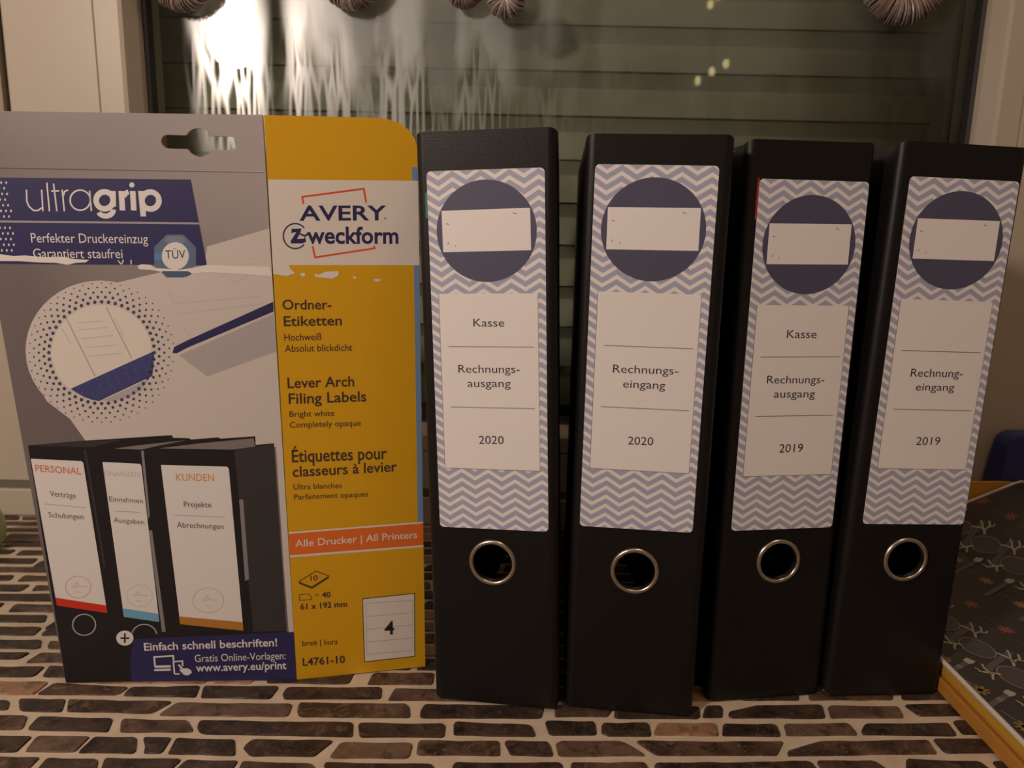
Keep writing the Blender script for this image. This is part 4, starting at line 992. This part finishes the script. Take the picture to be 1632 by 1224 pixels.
def shutter():
    t = thing('roller_shutter', 'closed roller shutter of grey slats outside the large window pane', 'roller shutter', (35, 770, 60))
    m = MB(); P = 40.0; x0, x1 = -400, 440
    prof = [(0, 5), (.9, -5.5), (8, -1.8), (16, 2.2), (22, 5.2), (25, 6.4), (27, 6.2), (30, 3.6), (35, -1.2), (38.9, -5.5), (39.5, 5)]
    z = 455.7 - P*10
    while z < 1060:
        loops = [(d, z - P + dz) for dz, d in prof]
        vs = [(x0, 770+d, zz) for d, zz in loops] + [(x1, 770+d, zz) for d, zz in loops]; k = len(loops)
        m.add(vs, [(i, i+1, k+i+1, k+i) for i in range(k-1)], 'shutter'); z += P
    m.box((x0, 779, 0), (x1, 783, 1070), 'outside dark')
    o = m.build('slat_curtain', t, smooth=30); o.location = (-.035, -.770, -.060)
    for a, b in ((-372, -352), (389, 409)):
        m = MB(); m.box((a, 742, 10), (a+6, 790, 1060), 'rail'); m.box((b-6, 742, 10), (b, 790, 1060), 'outside dark'); m.box((a, 740, 10), (a+5, 743, 1060), 'rail')
        o = m.build('guide_rail', t, bevel=1); o.location = (-.035, -.770, -.060)
shutter()
m = MB(); m.box((-430, 760, -2), (-385, 800, 1080), 'outside dark'); m.box((412, 760, -2), (520, 800, 1080), 'outside dark'); m.box((-430, 735, -2), (520, 800, 20), 'outside dark')
struct(m.build('trim_3'))

# ------------------------------------------------------------------ tiled counter
def counter():
    t = thing('tiled_counter', 'tiled counter of brown marble strips in cream grout below the window', 'counter', (0, 400, -820))
    def fix(o): o.location = (0, -.4, .82)
    m = MB(); m.box((-850, 60, -40), (850, 683.5, -.9), 'grout'); fix(m.build('grout_bed', t))
    m = MB(); m.box((-830, 90, -820), (830, 680, -40), 'cabinet'); fix(m.build('base_cabinet', t))
    S = [(k, p) for k, p in STONES]
    rowy = lambda k, x: 359.8 + 15.8*k + .029*x
    used = {}
    for k, p in S:
        cx = sum(q[0] for q in p)/len(p); cy = sum(q[1] for q in p)/len(p)
        row = round((cy - 6 - 359.8 - .029*cx)/15.8)
        used.setdefault(row, []).append((min(q[0] for q in p)-2, max(q[0] for q in p)+2))
    rnd = random.Random(5)
    for k in range(-19, 23):
        iv = sorted(used.get(k, [])); x = -845 + rnd.uniform(-30, 0); h = 12.6 - max(0, k)*.06
        sl = rnd.choice((-6, 0, 5, 8))
        while x < 840:
            blk = [b for b in iv if b[0] - 12 <= x <= b[1]]
            if blk: x = max(b[1] for b in blk) + 1; sl = rnd.choice((-3, 0, 4)); continue
            nxt = min([b[0] for b in iv if b[0] > x] + [842]); L = rnd.choice((28, 38, 45, 55, 62, 75)) + rnd.uniform(-5, 5)
            if nxt - x - L < 22: L = nxt - x - 1
            if L < 9: x += max(L, 2) + 1; continue
            s2_ = rnd.choice((-8, -4, 0, 3, 7, 11)) if L > 20 else 0
            y0 = rowy(k, x + L/2)
            if 66 < y0 and y0 + h < 682:
                dy = .029*L/2
                S.append((rnd.choice((0, 0, 0, 0, 1, 1, 2, 0, 1, 3)) if rnd.random() < .9 else 3,
                    [(x + .8, y0 - dy + rnd.uniform(-.5, .5)), (x + L - 2.4, y0 + dy + rnd.uniform(-.5, .5)), (x + L - 2.4 + s2_*.5, y0 + h + dy + rnd.uniform(-.5, .5)), (x + .8 + sl*.5, y0 + h - dy + rnd.uniform(-.5, .5))]))
            sl = s2_; x += L
    m = MB()
    for k, p in S:
        # rounded, slightly irregular outline
        a = sum(p[i][0]*p[(i+1) % len(p)][1] - p[(i+1) % len(p)][0]*p[i][1] for i in range(len(p)))
        if a < 0: p = p[::-1]
        if max(q[1] for q in p) > 683.5: continue
        q = []; n = len(p)
        for i in range(n):
            P0, P1, P2 = Vector(p[i-1]), Vector(p[i]), Vector(p[(i+1) % n])
            r = min(2.2, (P0-P1).length*.3, (P2-P1).length*.3)*rnd.uniform(.5, 1.2)
            A, B = P1 + (P0-P1).normalized()*r, P1 + (P2-P1).normalized()*r
            q += [A, (A + B + P1*1.2)/3.2, B]
            L = (P2-P1).length; ns = int(L/9)
            for j in range(1, ns):
                u = P1.lerp(P2, j/ns); nn = Vector((P2.y-P1.y, P1.x-P2.x)).normalized(); q.append(u + nn*rnd.uniform(-.35, .3))
        c = sum(q, Vector((0, 0)))/len(q); inn = [v + (c-v).normalized()*min(.7, (c-v).length*.2) for v in q]
        K = len(q); mm = 'stone%d' % k
        m.tris2d([tuple(v) for v in inn], mm, lambda x, y: (x, y, 0))
        m.add([(v.x, v.y, 0) for v in inn] + [(v.x, v.y, -1.1) for v in q], [(i, (i+1) % K, K + (i+1) % K, K + i)[::-1] for i in range(K)], mm)
    fix(m.build('marble_strips', t))
counter()

# ------------------------------------------------------------------ lever arch files
def lever_file(pos, yaw, lean, aL, aR, label, L):
    t = thing('lever_arch_file', label, 'folder', (pos[0], pos[1], 36*abs(math.sin(R(lean)))), (0, 0, 0), 'black lever arch files in a row')
    t.rotation_euler = (Matrix.Rotation(R(yaw), 3, 'Z') @ Matrix.Rotation(R(lean), 3, 'Y')).to_euler()
    H, T = 318.0, 2.6
    HWS = {-1: L.get('hl', 36.5), 1: L.get('hr', 36.5)}; r = 4.5
    fls = {s_: HWS[s_] - L.get('rr', r)*(s_ > 0) - r*(s_ < 0) for s_ in (-1, 1)}
    # spine: board with finger hole and soft rolled edges
    m = MB(); hole = circ(L['ru'], 86.7, 12.2, n=48)
    out = [(-fls[-1], 0), (fls[1], 0), (fls[1], H), (-fls[-1], H)]
    m.plate(out, 'binder', lambda u, v: (u, 0, v), lambda u, v: (u, T, v), 'binder', 'binder in', [hole])
    for sd in (-1, 1):
        arc = []; r = L.get('rr', 4.5) if sd > 0 else 4.5; fl = fls[sd]
        for i in range(7):
            a = R(90*i/6); arc.append((sd*(fl + r*math.sin(a)), r - r*math.cos(a)))
        inn = [(sd*(fl + (r-T)*math.sin(R(90*i/6))), r - (r-T)*math.cos(R(90*i/6))) for i in range(7)]
        bot = lambda i: 3.2*(1-math.cos(R(90*i/6)))
        vs = [(x, y, bot(i)) for i, (x, y) in enumerate(arc)] + [(x, y, H - .8*bot(i)) for i, (x, y) in enumerate(arc)] + [(x, y, bot(i)) for i, (x, y) in enumerate(inn)] + [(x, y, H - .8*bot(i)) for i, (x, y) in enumerate(inn)]
        fs = []
        for i in range(6): fs += [(i, i+1, 8+i, 7+i), (14+i, 21+i, 22+i, 15+i), (i, 14+i, 15+i, i+1), (7+i, 8+i, 22+i, 21+i)]
        m.add(vs, fs, 'binder')
    m.build('spine', t, smooth=35)
    for sd, ang, nm in ((-1, aL, 'front_cover'), (1, aR, 'back_cover')):
        m = MB(); D = 258; HW = HWS[sd]; r = L.get('rr', 4.5) if sd > 0 else 4.5
        pts = [(0, 3.2), (D-6, 0), (D-1.5, 1.5), (D, 6), (D, H-6), (D-1.5, H-2), (D-6, H-.5), (0, H-2.4)]
        ca, sa = math.cos(R(ang)), math.sin(R(ang))
        f = lambda off: (lambda u, v: (sd*(HW - off)*1.0 + u*sa, r + u*ca, v))
        m.plate(pts, 'binder', f(0), f(T), 'binder', 'binder in')
        o = m.build(nm, t, bevel=.6)
    # metal eyelet
    m = MB(); m.lathe([(11.0, 3.2), (11.0, -.3), (11.3, -.9), (12.2, -1.25), (13.0, -.9), (13.5, -.1), (13.5, .1), (12.4, .3), (12.0, 3.2), (11.0, 3.2)], 'steel', (L['ru'], 0, 86.7), 'Y', 56)
    m.build('finger_ring', t, smooth=50)
    # lever mechanism on the inside of the back cover
    m = MB(); ca, sa = math.cos(R(aR)), math.sin(R(aR))
    HW = HWS[1]
    q = lambda d, u, z: (HW - T - d + u*sa, r + u*ca, z)
    vs = [q(d, u, z) for z in (95, 215) for u in (62, 88) for d in (.2, 3)]
    m.add(vs, [(0,1,3,2),(4,6,7,5),(0,4,5,1),(1,5,7,3),(3,7,6,2),(2,6,4,0)], 'steel')
    lv = m.build('lever_mechanism', t)
    for z in (119, 199):
        m = MB(); m.tube([q(2 + 40*math.sin(math.pi*i/12)*.75, 68 + 22*i/12*0 + 14*math.cos(math.pi*i/12), z) for i in range(13)], 1.3, 'steel', 8)
        m.build('arch', lv)
    m = MB(); m.tube([q(4, 75, 150), q(12, 72, 120), q(20, 62, 92), q(24, 58, 76), q(30, 58, 70), q(34, 62, 82), q(28, 70, 112), q(8, 76, 150)], 1.4, 'steel', 8); m.build('lever', lv)
    # paper label stuck on the spine, all printing in its own mesh
    m = MB(); dy = L['dy']
    y = lambda k: -.22 - .05*k
    fn = lambda k: (lambda u, v: (u, y(k), v))
    m.plate(rrect(-30.5, -96, 30.5, 96, 2.4), 'chevron', fn(0), lambda u, v: (u, -.03, v), 'label white', 'label white')
    m.tris2d(circ(0, 65.3+dy, 26.2, 25.8, 64), 'label circle', fn(1))
    m.tris2d([(-23.1, 55.1+dy), (23.1, 55.5+dy), (22.9, 76.6+dy), (-23.2, 76.1+dy)], 'label white', fn(2))
    for pl in ([(-21, 69.6+dy), (-19.4, 69.2+dy)], [(-20.5, 58.9+dy), (-19.9, 60.1+dy)], [(-16.6, 57.9+dy), (-16.2, 58.7+dy)], [(14, 74.4+dy), (16, 73.6+dy)]):
        for qd in stroke(pl, .5): m.tris2d(qd, 'label faint', fn(3))
    m.tris2d([(-26.5, -61.9+dy), (26.5, -61.9+dy), (26.5, 33.6+dy), (-26.5, 33.6+dy)], 'label line', fn(1))
    m.tris2d([(-26.2, -61.55+dy), (26.25, -61.55+dy), (26.25, 33.6+dy), (-26.2, 33.6+dy)], 'label white', fn(2))
    for z in (5.6, -27.3):
        for qd in stroke([(-22, z+dy), (24, z+dy)], .42): m.tris2d(qd, 'label line', fn(3))
    for sx, a, b, h in L['text']:
        lettering(m, 'label ink', sx, .0, a, b, h, fn(3))
    o = m.build('spine_label', t)
    o.location = (L['lu']*MM, 0, L['zl']*MM); o.rotation_euler = (0, R(L['phi']), 0)
    o['label'] = 'chevron patterned paper label with a dark circle and white text panel'
    for nm, mt, (u0, v0, u1, v1) in L.get('tabs', ()):
        mm_ = MB(); mm_.box((u0, -.14, v0), (u1, -.02, v1), mt); s = mm_.build(nm, t)
    return t
FILES = [
 ((-5.4, 402.1), -9.63, -2.02, 0.5, -6.3, 'black lever arch file labelled Kasse Rechnungsausgang 2020, beside the yellow package',
  dict(ru=-.3, lu=.2, zl=202.6, phi=-.29, dy=0, text=[('Kasse', (-8.1, 16.3), (8.4, 16.3), 4.2), ('Rechnungs-', (-17, -8.4), (16.2, -8.2), 4.2), ('ausgang', (-12.2, -16.1), (11.2, -15.9), 4.2), ('2020', (-6.9, -47.5), (6.8, -47.2), 4.5)],
   tabs=[('green_sticker', 'green tab', (-31.9, 275, -29.5, 288))])),
 ((70.5, 398.3), -6.01, 0.01, -2.4, -8.0, 'black lever arch file labelled Rechnungseingang 2020 with an empty top field',
  dict(ru=-.6, lu=-1.1, zl=207.2, phi=.14, dy=-1.0, text=[('Rechnungs-', (-16.6, -9.6), (17.2, -9.3), 4.2), ('eingang', (-10.9, -17.4), (11, -17.3), 4.2), ('2020', (-6.8, -48.3), (6.6, -48.1), 4.4)])),
 ((155.1, 415.1), 8.58, -.31, 8.0, 0.0, 'black lever arch file labelled Kasse Rechnungsausgang 2019, with a red sliver by its label',
  dict(hr=35.0, ru=.3, lu=1.2, zl=202.4, phi=.3, dy=-2.5, text=[('Kasse', (-8.0, 13.4), (9.2, 13.4), 4.4), ('Rechnungs-', (-17.1, -11.5), (16.4, -11.6), 4.3), ('ausgang', (-12.3, -19.4), (11.7, -19.5), 4.3), ('2019', (-6.3, -50.7), (7.7, -50.7), 4.8)],
   tabs=[('red_sticker', 'red tab', (-30.0, 278, -28.9, 299))])),
 ((227.2, 419.5), 5.11, 1.41, 0.0, -3.0, 'black lever arch file labelled Rechnungeingang 2019, at the end beside the gift wrapped box',
  dict(hr=34.0, rr=2.8, ru=.8, lu=1.6, zl=204.5, phi=-.23, dy=-1.3, text=[('Rechnung-', (-14.7, -10.1), (15.5, -9.7), 4.5), ('eingang', (-10.6, -17.8), (11.8, -17.5), 4.2), ('2019', (-5.7, -48.9), (8.4, -48.7), 4.6)])),
]
for a in FILES: lever_file(*a)

# ------------------------------------------------------------------ card package of labels
def package():
    t = thing('label_package', 'yellow and grey printed card package standing open at the left', 'package', PKG['L']['o'])
    o0 = Vector(PKG['L']['o'])
    def panel(side, nm, outline, basem, holes=()):
        g = PKG[side]; e1, e2, n = Vector(g['e1']), Vector(g['e2']), Vector(g['n'])
        fn = lambda lay: (lambda u, v: tuple(e1*u + e2*v + n*(lay*.035)))
        m = MB(); m.plate(outline, basem, fn(0), lambda u, v: tuple(e1*u + e2*v - n*2.2), 'pk edge', 'card back', holes)
        D = PRINT[side]
        def inside(p): return p
        for mt, lay, pts in D['poly']:
            m.tris2d(clip(pts, outline), 'pk ' + mt, fn(lay)) if mt in CLIP else m.tris2d(pts, 'pk ' + mt, fn(lay))
        for mt, lay, w_, pts in D['line']:
            for q in stroke(pts, w_): m.tris2d(q, 'pk ' + mt, fn(lay))
        for mt, lay, c, ax, ay, w_, a0, a1 in D['ell']:
            k = 10 if abs(ax[0]) < 2 else 44
            if w_ == 0:
                m.tris2d([(c[0] + ax[0]*x + ay[0]*y, c[1] + ax[1]*x + ay[1]*y) for x, y in circ(0, 0, 1, n=k)], 'pk ' + mt, fn(lay))
            else:
                pp = [(c[0] + ax[0]*x + ay[0]*y, c[1] + ax[1]*x + ay[1]*y) for x, y in circ(0, 0, 1, n=k, a0=a0, a1=a1)]
                if a1-a0 >= 360: pp.append(pp[0])
                for q in stroke(pp, w_): m.tris2d(q, 'pk ' + mt, fn(lay))
        for mt, lay, sx, bold, A, B, h in D['text']:
            lettering(m, 'pk ' + mt, sx, bold, A, B, h, fn(lay), REF.get(sx))
        if side == 'L':       # embossed crease under the hanging hole
            for k in range(2): m.add([fn(0)(-149, 296.2-k*.9), fn(0)(-6, 297.4-k*.9), fn(9)(-6, 296.95-k*.05), fn(9)(-149, 295.75-k*.05)], [(0, 1, 2, 3)], basem)
        return m.build(nm, t)
    hx, hz = EURO; hole = []
    for a in range(-60, 61, 12): pass
    sl, sh, cr_ = 19.3, 3.4, 7.1; th = math.degrees(math.asin(sh/cr_))
    hole += [(hx + cr_*math.cos(R(a)), hz + cr_*math.sin(R(a))) for a in [th + (180-2*th)*i/10 for i in range(11)]]
    hole += [(hx - sl + sh + sh*math.cos(R(a)), hz + sh*math.sin(R(a))) for a in range(90, 271, 30)]
    hole += [(hx + cr_*math.cos(R(a)), hz + cr_*math.sin(R(a))) for a in [180 + th + (180-2*th)*i/10 for i in range(11)]]
    hole += [(hx + sl - sh + sh*math.cos(R(a)), hz + sh*math.sin(R(a))) for a in range(-90, 91, 30)]
    a = panel('L', 'front_panel', [(-135.5, 0), (0, 0), (-5.45, 325.5), (-154.3, 323.3)], 'pk bg', [hole])
    a['label'] = 'grey photo printed panel with navy banners and a hanging hole'
    b = panel('R', 'side_panel', [(0, 0), (77.9, 0), (73.6, 311), (72.3, 316.6), (69, 321.4), (64, 324.8), (58, 326.5), (50, 326.9), (-5.45, 325.5)], 'pk yellow')
    b['label'] = 'yellow printed panel with the maker logo and an orange band'
def clip(pts, poly):
    """keep printed areas on the card (Sutherland-Hodgman)"""
    out = list(pts); n = len(poly)
    for i in range(n):
        a, b = poly[i], poly[(i+1) % n]; src = out; out = []
        sd = lambda p: (b[0]-a[0])*(p[1]-a[1]) - (b[1]-a[1])*(p[0]-a[0]) - .05*math.hypot(b[0]-a[0], b[1]-a[1])
        for j in range(len(src)):
            p, q = src[j-1], src[j]; dp, dq = sd(p), sd(q)
            if (dp >= 0) != (dq >= 0):
                k = dp/(dp-dq); out.append((p[0]+(q[0]-p[0])*k, p[1]+(q[1]-p[1])*k))
            if dq >= 0: out.append(q)
    return out
CLIP = {'navy', 'torn', 'paper', 'shade', 'picblack', 'white2', 'orangeband', 'bluestrip'}
REF = {'grip': 'i', 'weckform': 'k'}
package()

# ------------------------------------------------------------------ gift wrapped box on a mustard folder, right
GX0, GX1, GY0, GY1 = 264.5, 560.0, 250.0, 640.0
def lift(x, y):
    s = min(max((y - 440)/200, 0), 1); s = s*s*(3 - 2*s)
    ridge = 27 + (min(x, 441) - 400)*.47 - max(0, x - 441)*.5
    return max(8, ridge)*s if x > 300 else s*max(8, 27 - 100*.2 + (x-264)*.0)*1.0
def gift():
    t = thing('mustard_folder', 'mustard yellow card folder lying under the patterned gift box', 'folder', (410, 440, 0))
    o = (-.410, -.440, 0)
    m = MB(); m.box((GX0 - 1.6, GY0, 0), (GX1 + 6, GY1 + 8, 9.2), 'mustard2'); x = m.build('folder_body', t, bevel=1); x.location = o
    m = MB(); m.add([(300, 644.5, 9), (470, 644.5, 9), (470, 644.5, 61), (430, 644.5, 63.5), (300, 644.5, 60), (300, 647, 9), (470, 647, 9), (470, 647, 61), (430, 647, 63.5), (300, 647, 60)],
        [(0,1,2,3,4),(9,8,7,6,5),(0,5,6,1),(1,6,7,2),(2,7,8,3),(3,8,9,4),(4,9,5,0)], 'mustard'); x = m.build('back_flap', t); x.location = o
    t = thing('gift_box', 'flat box in dark antler patterned wrapping paper lying on the mustard folder', 'box', (410, 440, 10.5))
    o = (-.410, -.440, -.0105)
    top = lambda u, v: (GX0 + (GX1-GX0)*u, GY0 + (GY1-GY0)*v, 19.6 + lift(GX0 + (GX1-GX0)*u, GY0 + (GY1-GY0)*v))
    m = MB(); m.grid(top, 40, 48, 'wrap'); 
    Z = lambda x, y: 19.6 + lift(x, y)
    # printed motifs on the paper
    def put(pts, mt, k=1):
        pts = clip(pts if sum(p[0]*q[1]-q[0]*p[1] for p, q in zip(pts, list(pts[1:]) + [pts[0]])) > 0 else list(pts)[::-1], [(GX0+2, GY0+2), (GX1-2, GY0+2), (GX1-2, GY1-3), (GX0+2, GY1-3)])
        if len(pts) > 2: m.tris2d(pts, mt, lambda x, y: (x, y, Z(x, y) + .18 + .05*k))
    def st(pts, w_, mt, k=1):
        for q in stroke(pts, w_): put(q, mt, k)
    for i in range(-3, 4):
        for j in range(-8, 8):
            cx, cy = 294.5 + 100*i + 4*j, 442.7 - 32.8*j + 4*i
            if not (GX0-45 < cx < GX1+45 and GY0-60 < cy < GY1+40): continue
            P = lambda *q: [(cx+a, cy+b) for a, b in q]
            st(P((-15, 3), (-9, 11), (8, 24), (14, 28)), 4.2, 'wrap grey', 1)
            put(circ(cx, cy, 9.3, 12.2, 28), 'wrap disc', 1); rg = circ(cx, cy, 9.3, 12.2, 28); rg.append(rg[0]); st(rg, .9, 'wrap ring', 2)
            for dz in (-3, 0, 3): st(P((-4, dz*1.3 - 1), (4, dz*1.3 + 2)), .6, 'wrap grey', 3)
            st(P((6, 12), (8.5, 17), (9, 20), (7, 24), (4.6, 27)), 1.7, 'wrap line', 3); st(P((9, 20), (11.5, 25), (13.3, 30.6)), 1.3, 'wrap line', 3); st(P((8.5, 17), (12, 19), (14.6, 20), (17.2, 26)), 1.4, 'wrap line', 3); st(P((12, 19), (16, 18), (18.5, 20)), 1.0, 'wrap line', 3)
            st(P((-7.5, 3), (-11, 4.2), (-14, 4.6), (-18.7, 6)), 1.7, 'wrap line', 3); st(P((-13, 4.6), (-13.6, 9), (-12.3, 14)), 1.3, 'wrap line', 3); st(P((-11, 4.2), (-14, .5), (-15.3, -2.8)), 1.3, 'wrap line', 3); st(P((-17, 5.3), (-19, 10)), 1.0, 'wrap line', 3)
            st(P((-16, -17.3), (-43, -34.9)), 3.4, 'wrap grey', 1); st(P((-22, -21.2), (-25, -23)), 3.6, 'wrap ring', 2); put(P((-10.5, -16.2), (-13.5, -12.2), (-17.5, -14.8), (-16.2, -19.4), (-13.2, -18.6)), 'wrap line', 3)
            st(P((-29.3, -32.5), (-26.6, -41)), .7, 'wrap star', 2)
            for q in range(4): st(P((-25.3 - 5*math.cos(R(45*q)), -46.2 - 5*math.sin(R(45*q))), (-25.3 + 5*math.cos(R(45*q)), -46.2 + 5*math.sin(R(45*q)))), 1.7, 'wrap star', 2)
            st(P((26.4, 41.4), (30, 28)), .7, 'wrap red', 2)
            for q in range(4): st(P((31.9 - 5*math.cos(R(45*q)), 22.3 - 5*math.sin(R(45*q))), (31.9 + 5*math.cos(R(45*q)), 22.3 + 5*math.sin(R(45*q)))), 1.7, 'wrap red', 2)
    a = m.build('wrapping_paper', t, smooth=0); a.location = o
    m = MB()                      # mustard sides and floor of the box
    n = 48; ys = [GY0 + (GY1-GY0)*i/n for i in range(n+1)]
    lo, hi = [(GX0 + .3, y_, 11.4) for y_ in ys], [(GX0 + .3, y_, Z(GX0, y_) - 1.6) for y_ in ys]
    m.add(lo + hi, [(i, n+1+i, n+2+i, i+1) for i in range(n)], 'mustard')
    xs = [GX0 + (GX1-GX0)*i/40 for i in range(41)]
    for yy in (GY0 + .3, GY1 - .3):
        lo, hi = [(x_, yy, 11.4) for x_ in xs], [(x_, yy, Z(x_, yy) - .2) for x_ in xs]
        m.add(lo + hi, [(i, i+1, 42+i, 41+i) for i in range(40)], 'mustard')
    lo, hi = [(GX1 - .3, y_, 11.4) for y_ in ys], [(GX1 - .3, y_, Z(GX1, y_) - .2) for y_ in ys]
    m.add(lo + hi, [(i, i+1, n+2+i, n+1+i) for i in range(n)], 'mustard')
    m.box((GX0 + .3, GY0 + .3, 10.6), (GX1 - .3, GY1 - .3, 11.6), 'mustard')
    a = m.build('box_tray', t); a.location = o
    m = MB()                      # white paper rim along the left and the back edge
    m.tube([(GX0 + .2, y_, Z(GX0, y_) - .5) for y_ in ys], 1.6, 'rim', 8); m.tube([(x_, GY1 - .2, Z(x_, GY1) + .3) for x_ in xs], 1.3, 'rim', 6)
    a = m.build('paper_rim', t, smooth=60); a.location = o
gift()

# navy box behind the gift, green cup at the left edge
m = MB(); f = lambda yy: (lambda u, v: (u - .10*(107-v) , yy, v))
m.plate(rrect(436, 0, 520, 103, 11), 'navybox', f(652), f(674), 'navybox', 'navybox')
tag(m.build('storage_box', bevel=3, origin=(470, 663, 0)), 'dark navy blue box with rounded corners behind the gift box', 'box')
m = MB(); m.lathe([(0, 0), (9, 0), (13, 1.5), (16.5, 8), (18, 17), (17.2, 27), (14, 35), (12.6, 36), (11.6, 35), (14.4, 27), (15, 17), (13, 6), (0, 4)], 'greencup', (0, 0, 0), 'Z', 36)
tag(m.build('candle_cup', smooth=50, loc=(-436, 600, 0.05)), 'small pale green cup on the tiles at the far left by the window', 'cup')

# ------------------------------------------------------------------ twine wreaths hanging before the window
def wreath(x, zb, Ro, r, tilt, label, seed):
    rn = random.Random(seed); Rm = Ro - r
    t = thing('twine_wreath', label, 'hanging ornament', (x, 693, zb + Ro), (0, 0, 0), 'fibre ornaments hanging before the window')
    m = MB(); core = [(Rm*math.cos(2*math.pi*i/40), 0, Rm*math.sin(2*math.pi*i/40)) for i in range(40)]
    m.tube(core, r*.86, 'fibre core', 10, closed=True)
    n = int(2*math.pi*Ro/1.75)
    for i in range(n):
        a = 2*math.pi*i/n; pts = []; tw = rn.uniform(.25, .6); ph = rn.uniform(0, 6.28); rr = r*rn.uniform(.93, 1.08)
        for j in range(14):
            b = ph + 2*math.pi*j/14; aa = a + tw*math.sin(b)*r/Ro*.8
            q = Rm + rr*math.cos(b); pts.append((q*math.cos(aa), rr*math.sin(b), q*math.sin(aa)))
        m.tube(pts, rn.uniform(.45, .8), rn.choice(('fibre', 'fibre', 'fibre2')), 4, closed=True)
    m.build('wreath_ring', t).rotation_euler = (R(tilt), 0, 0)
    m = MB(); m.tube([(0, 0, Ro - 1), (0, 0, 400), (0, -6, 1052 - zb - Ro)], .5, 'cord', 5); m.build('hanging_cord', t)
for a in ((-284, 443, 28, 9, 12, 'brown and silver fibre ornament hanging at the top over the left window edge', 1), (-141, 447, 27, 9, 10, 'brown and silver fibre ornament hanging at the top above the yellow panel', 2),
          (-46, 450, 17, 8, 10, 'fibre ornament hanging at the top, left one of a touching pair', 3), (-12, 442.5, 16, 8, 10, 'fibre ornament hanging at the top, lower right one of a touching pair', 4),
          (319, 445, 38, 9.5, 10, 'open fibre ring hanging at the top above the file marked Kasse 2019', 5)): wreath(*a)

# ------------------------------------------------------------------ lamps of the room (seen as reflections in the pane), plus an added ceiling fill
def lamps():
    gx, gy, gz = LAMP
    t = thing('globe_floor_lamp', 'floor lamp with a bright white globe mirrored as the streaky glare in the pane', 'lamp', (gx, gy, -820))
    m = MB(); m.lathe([(0, 0), (130, 0), (130, 14), (20, 22), (0, 22)], 'brass', n=40); m.build('lamp_base', t, smooth=40)
    m = MB(); m.tube([(0, 0, 20), (0, 0, gz + 820 - 50)], 10, 'brass', 14); m.build('pole', t, smooth=40)
    m = MB(); m.lathe([(48*math.sin(R(a)), -48*math.cos(R(a)) + gz + 820) for a in range(0, 181, 12)], 'lamp globe', n=28); m.build('globe', t, smooth=60)
    t = thing('ceiling_fill_lamp', 'round unseen ceiling lamp added as warm fill light', 'lamp', (420, 60, 1735))  # added out of view for warm fill from above, towards the right
    m = MB(); m.lathe([(0, 0), (170, 0), (170, 15), (0, 15)], 'brass', n=40); m.build('fill_mount', t)
    m = MB(); m.lathe([(0, -60), (90, -52), (140, -30), (155, 0)], 'fill glow', n=40); m.build('fill_shade', t, smooth=60)
    t = thing('branch_floor_lamp', 'thin floor lamp with small yellow bulbs mirrored in the pane', 'lamp', (575, -1015, -820))
    m = MB(); m.lathe([(0, 0), (110, 0), (110, 12), (0, 16)], 'brass', n=32); m.build('lamp_base', t, smooth=40)
    B = [(531, -1000, 712), (571, -1000, 738), (611, -1000, 761), (553, -1000, 922), (575, -1000, 946)]
    m = MB(); m.tube([(0, 0, 12), (0, 0, 1720)], 6, 'brass', 10)
    for b in B: m.tube([(0, 0, b[2] + 790), (b[0]-575, 15, b[2] + 808)], 3, 'brass', 8)
    m.build('pole', t, smooth=40)
    for b in B:
        m = MB(); m.lathe([(9*math.sin(R(a)), -13*math.cos(R(a))) for a in range(0, 181, 20)], 'bulb glow', (b[0]-575, 15, b[2] + 820), 'Z', 14); m.build('bulb', t, smooth=60)
LAMP = (-582, -250, 630)
lamps()
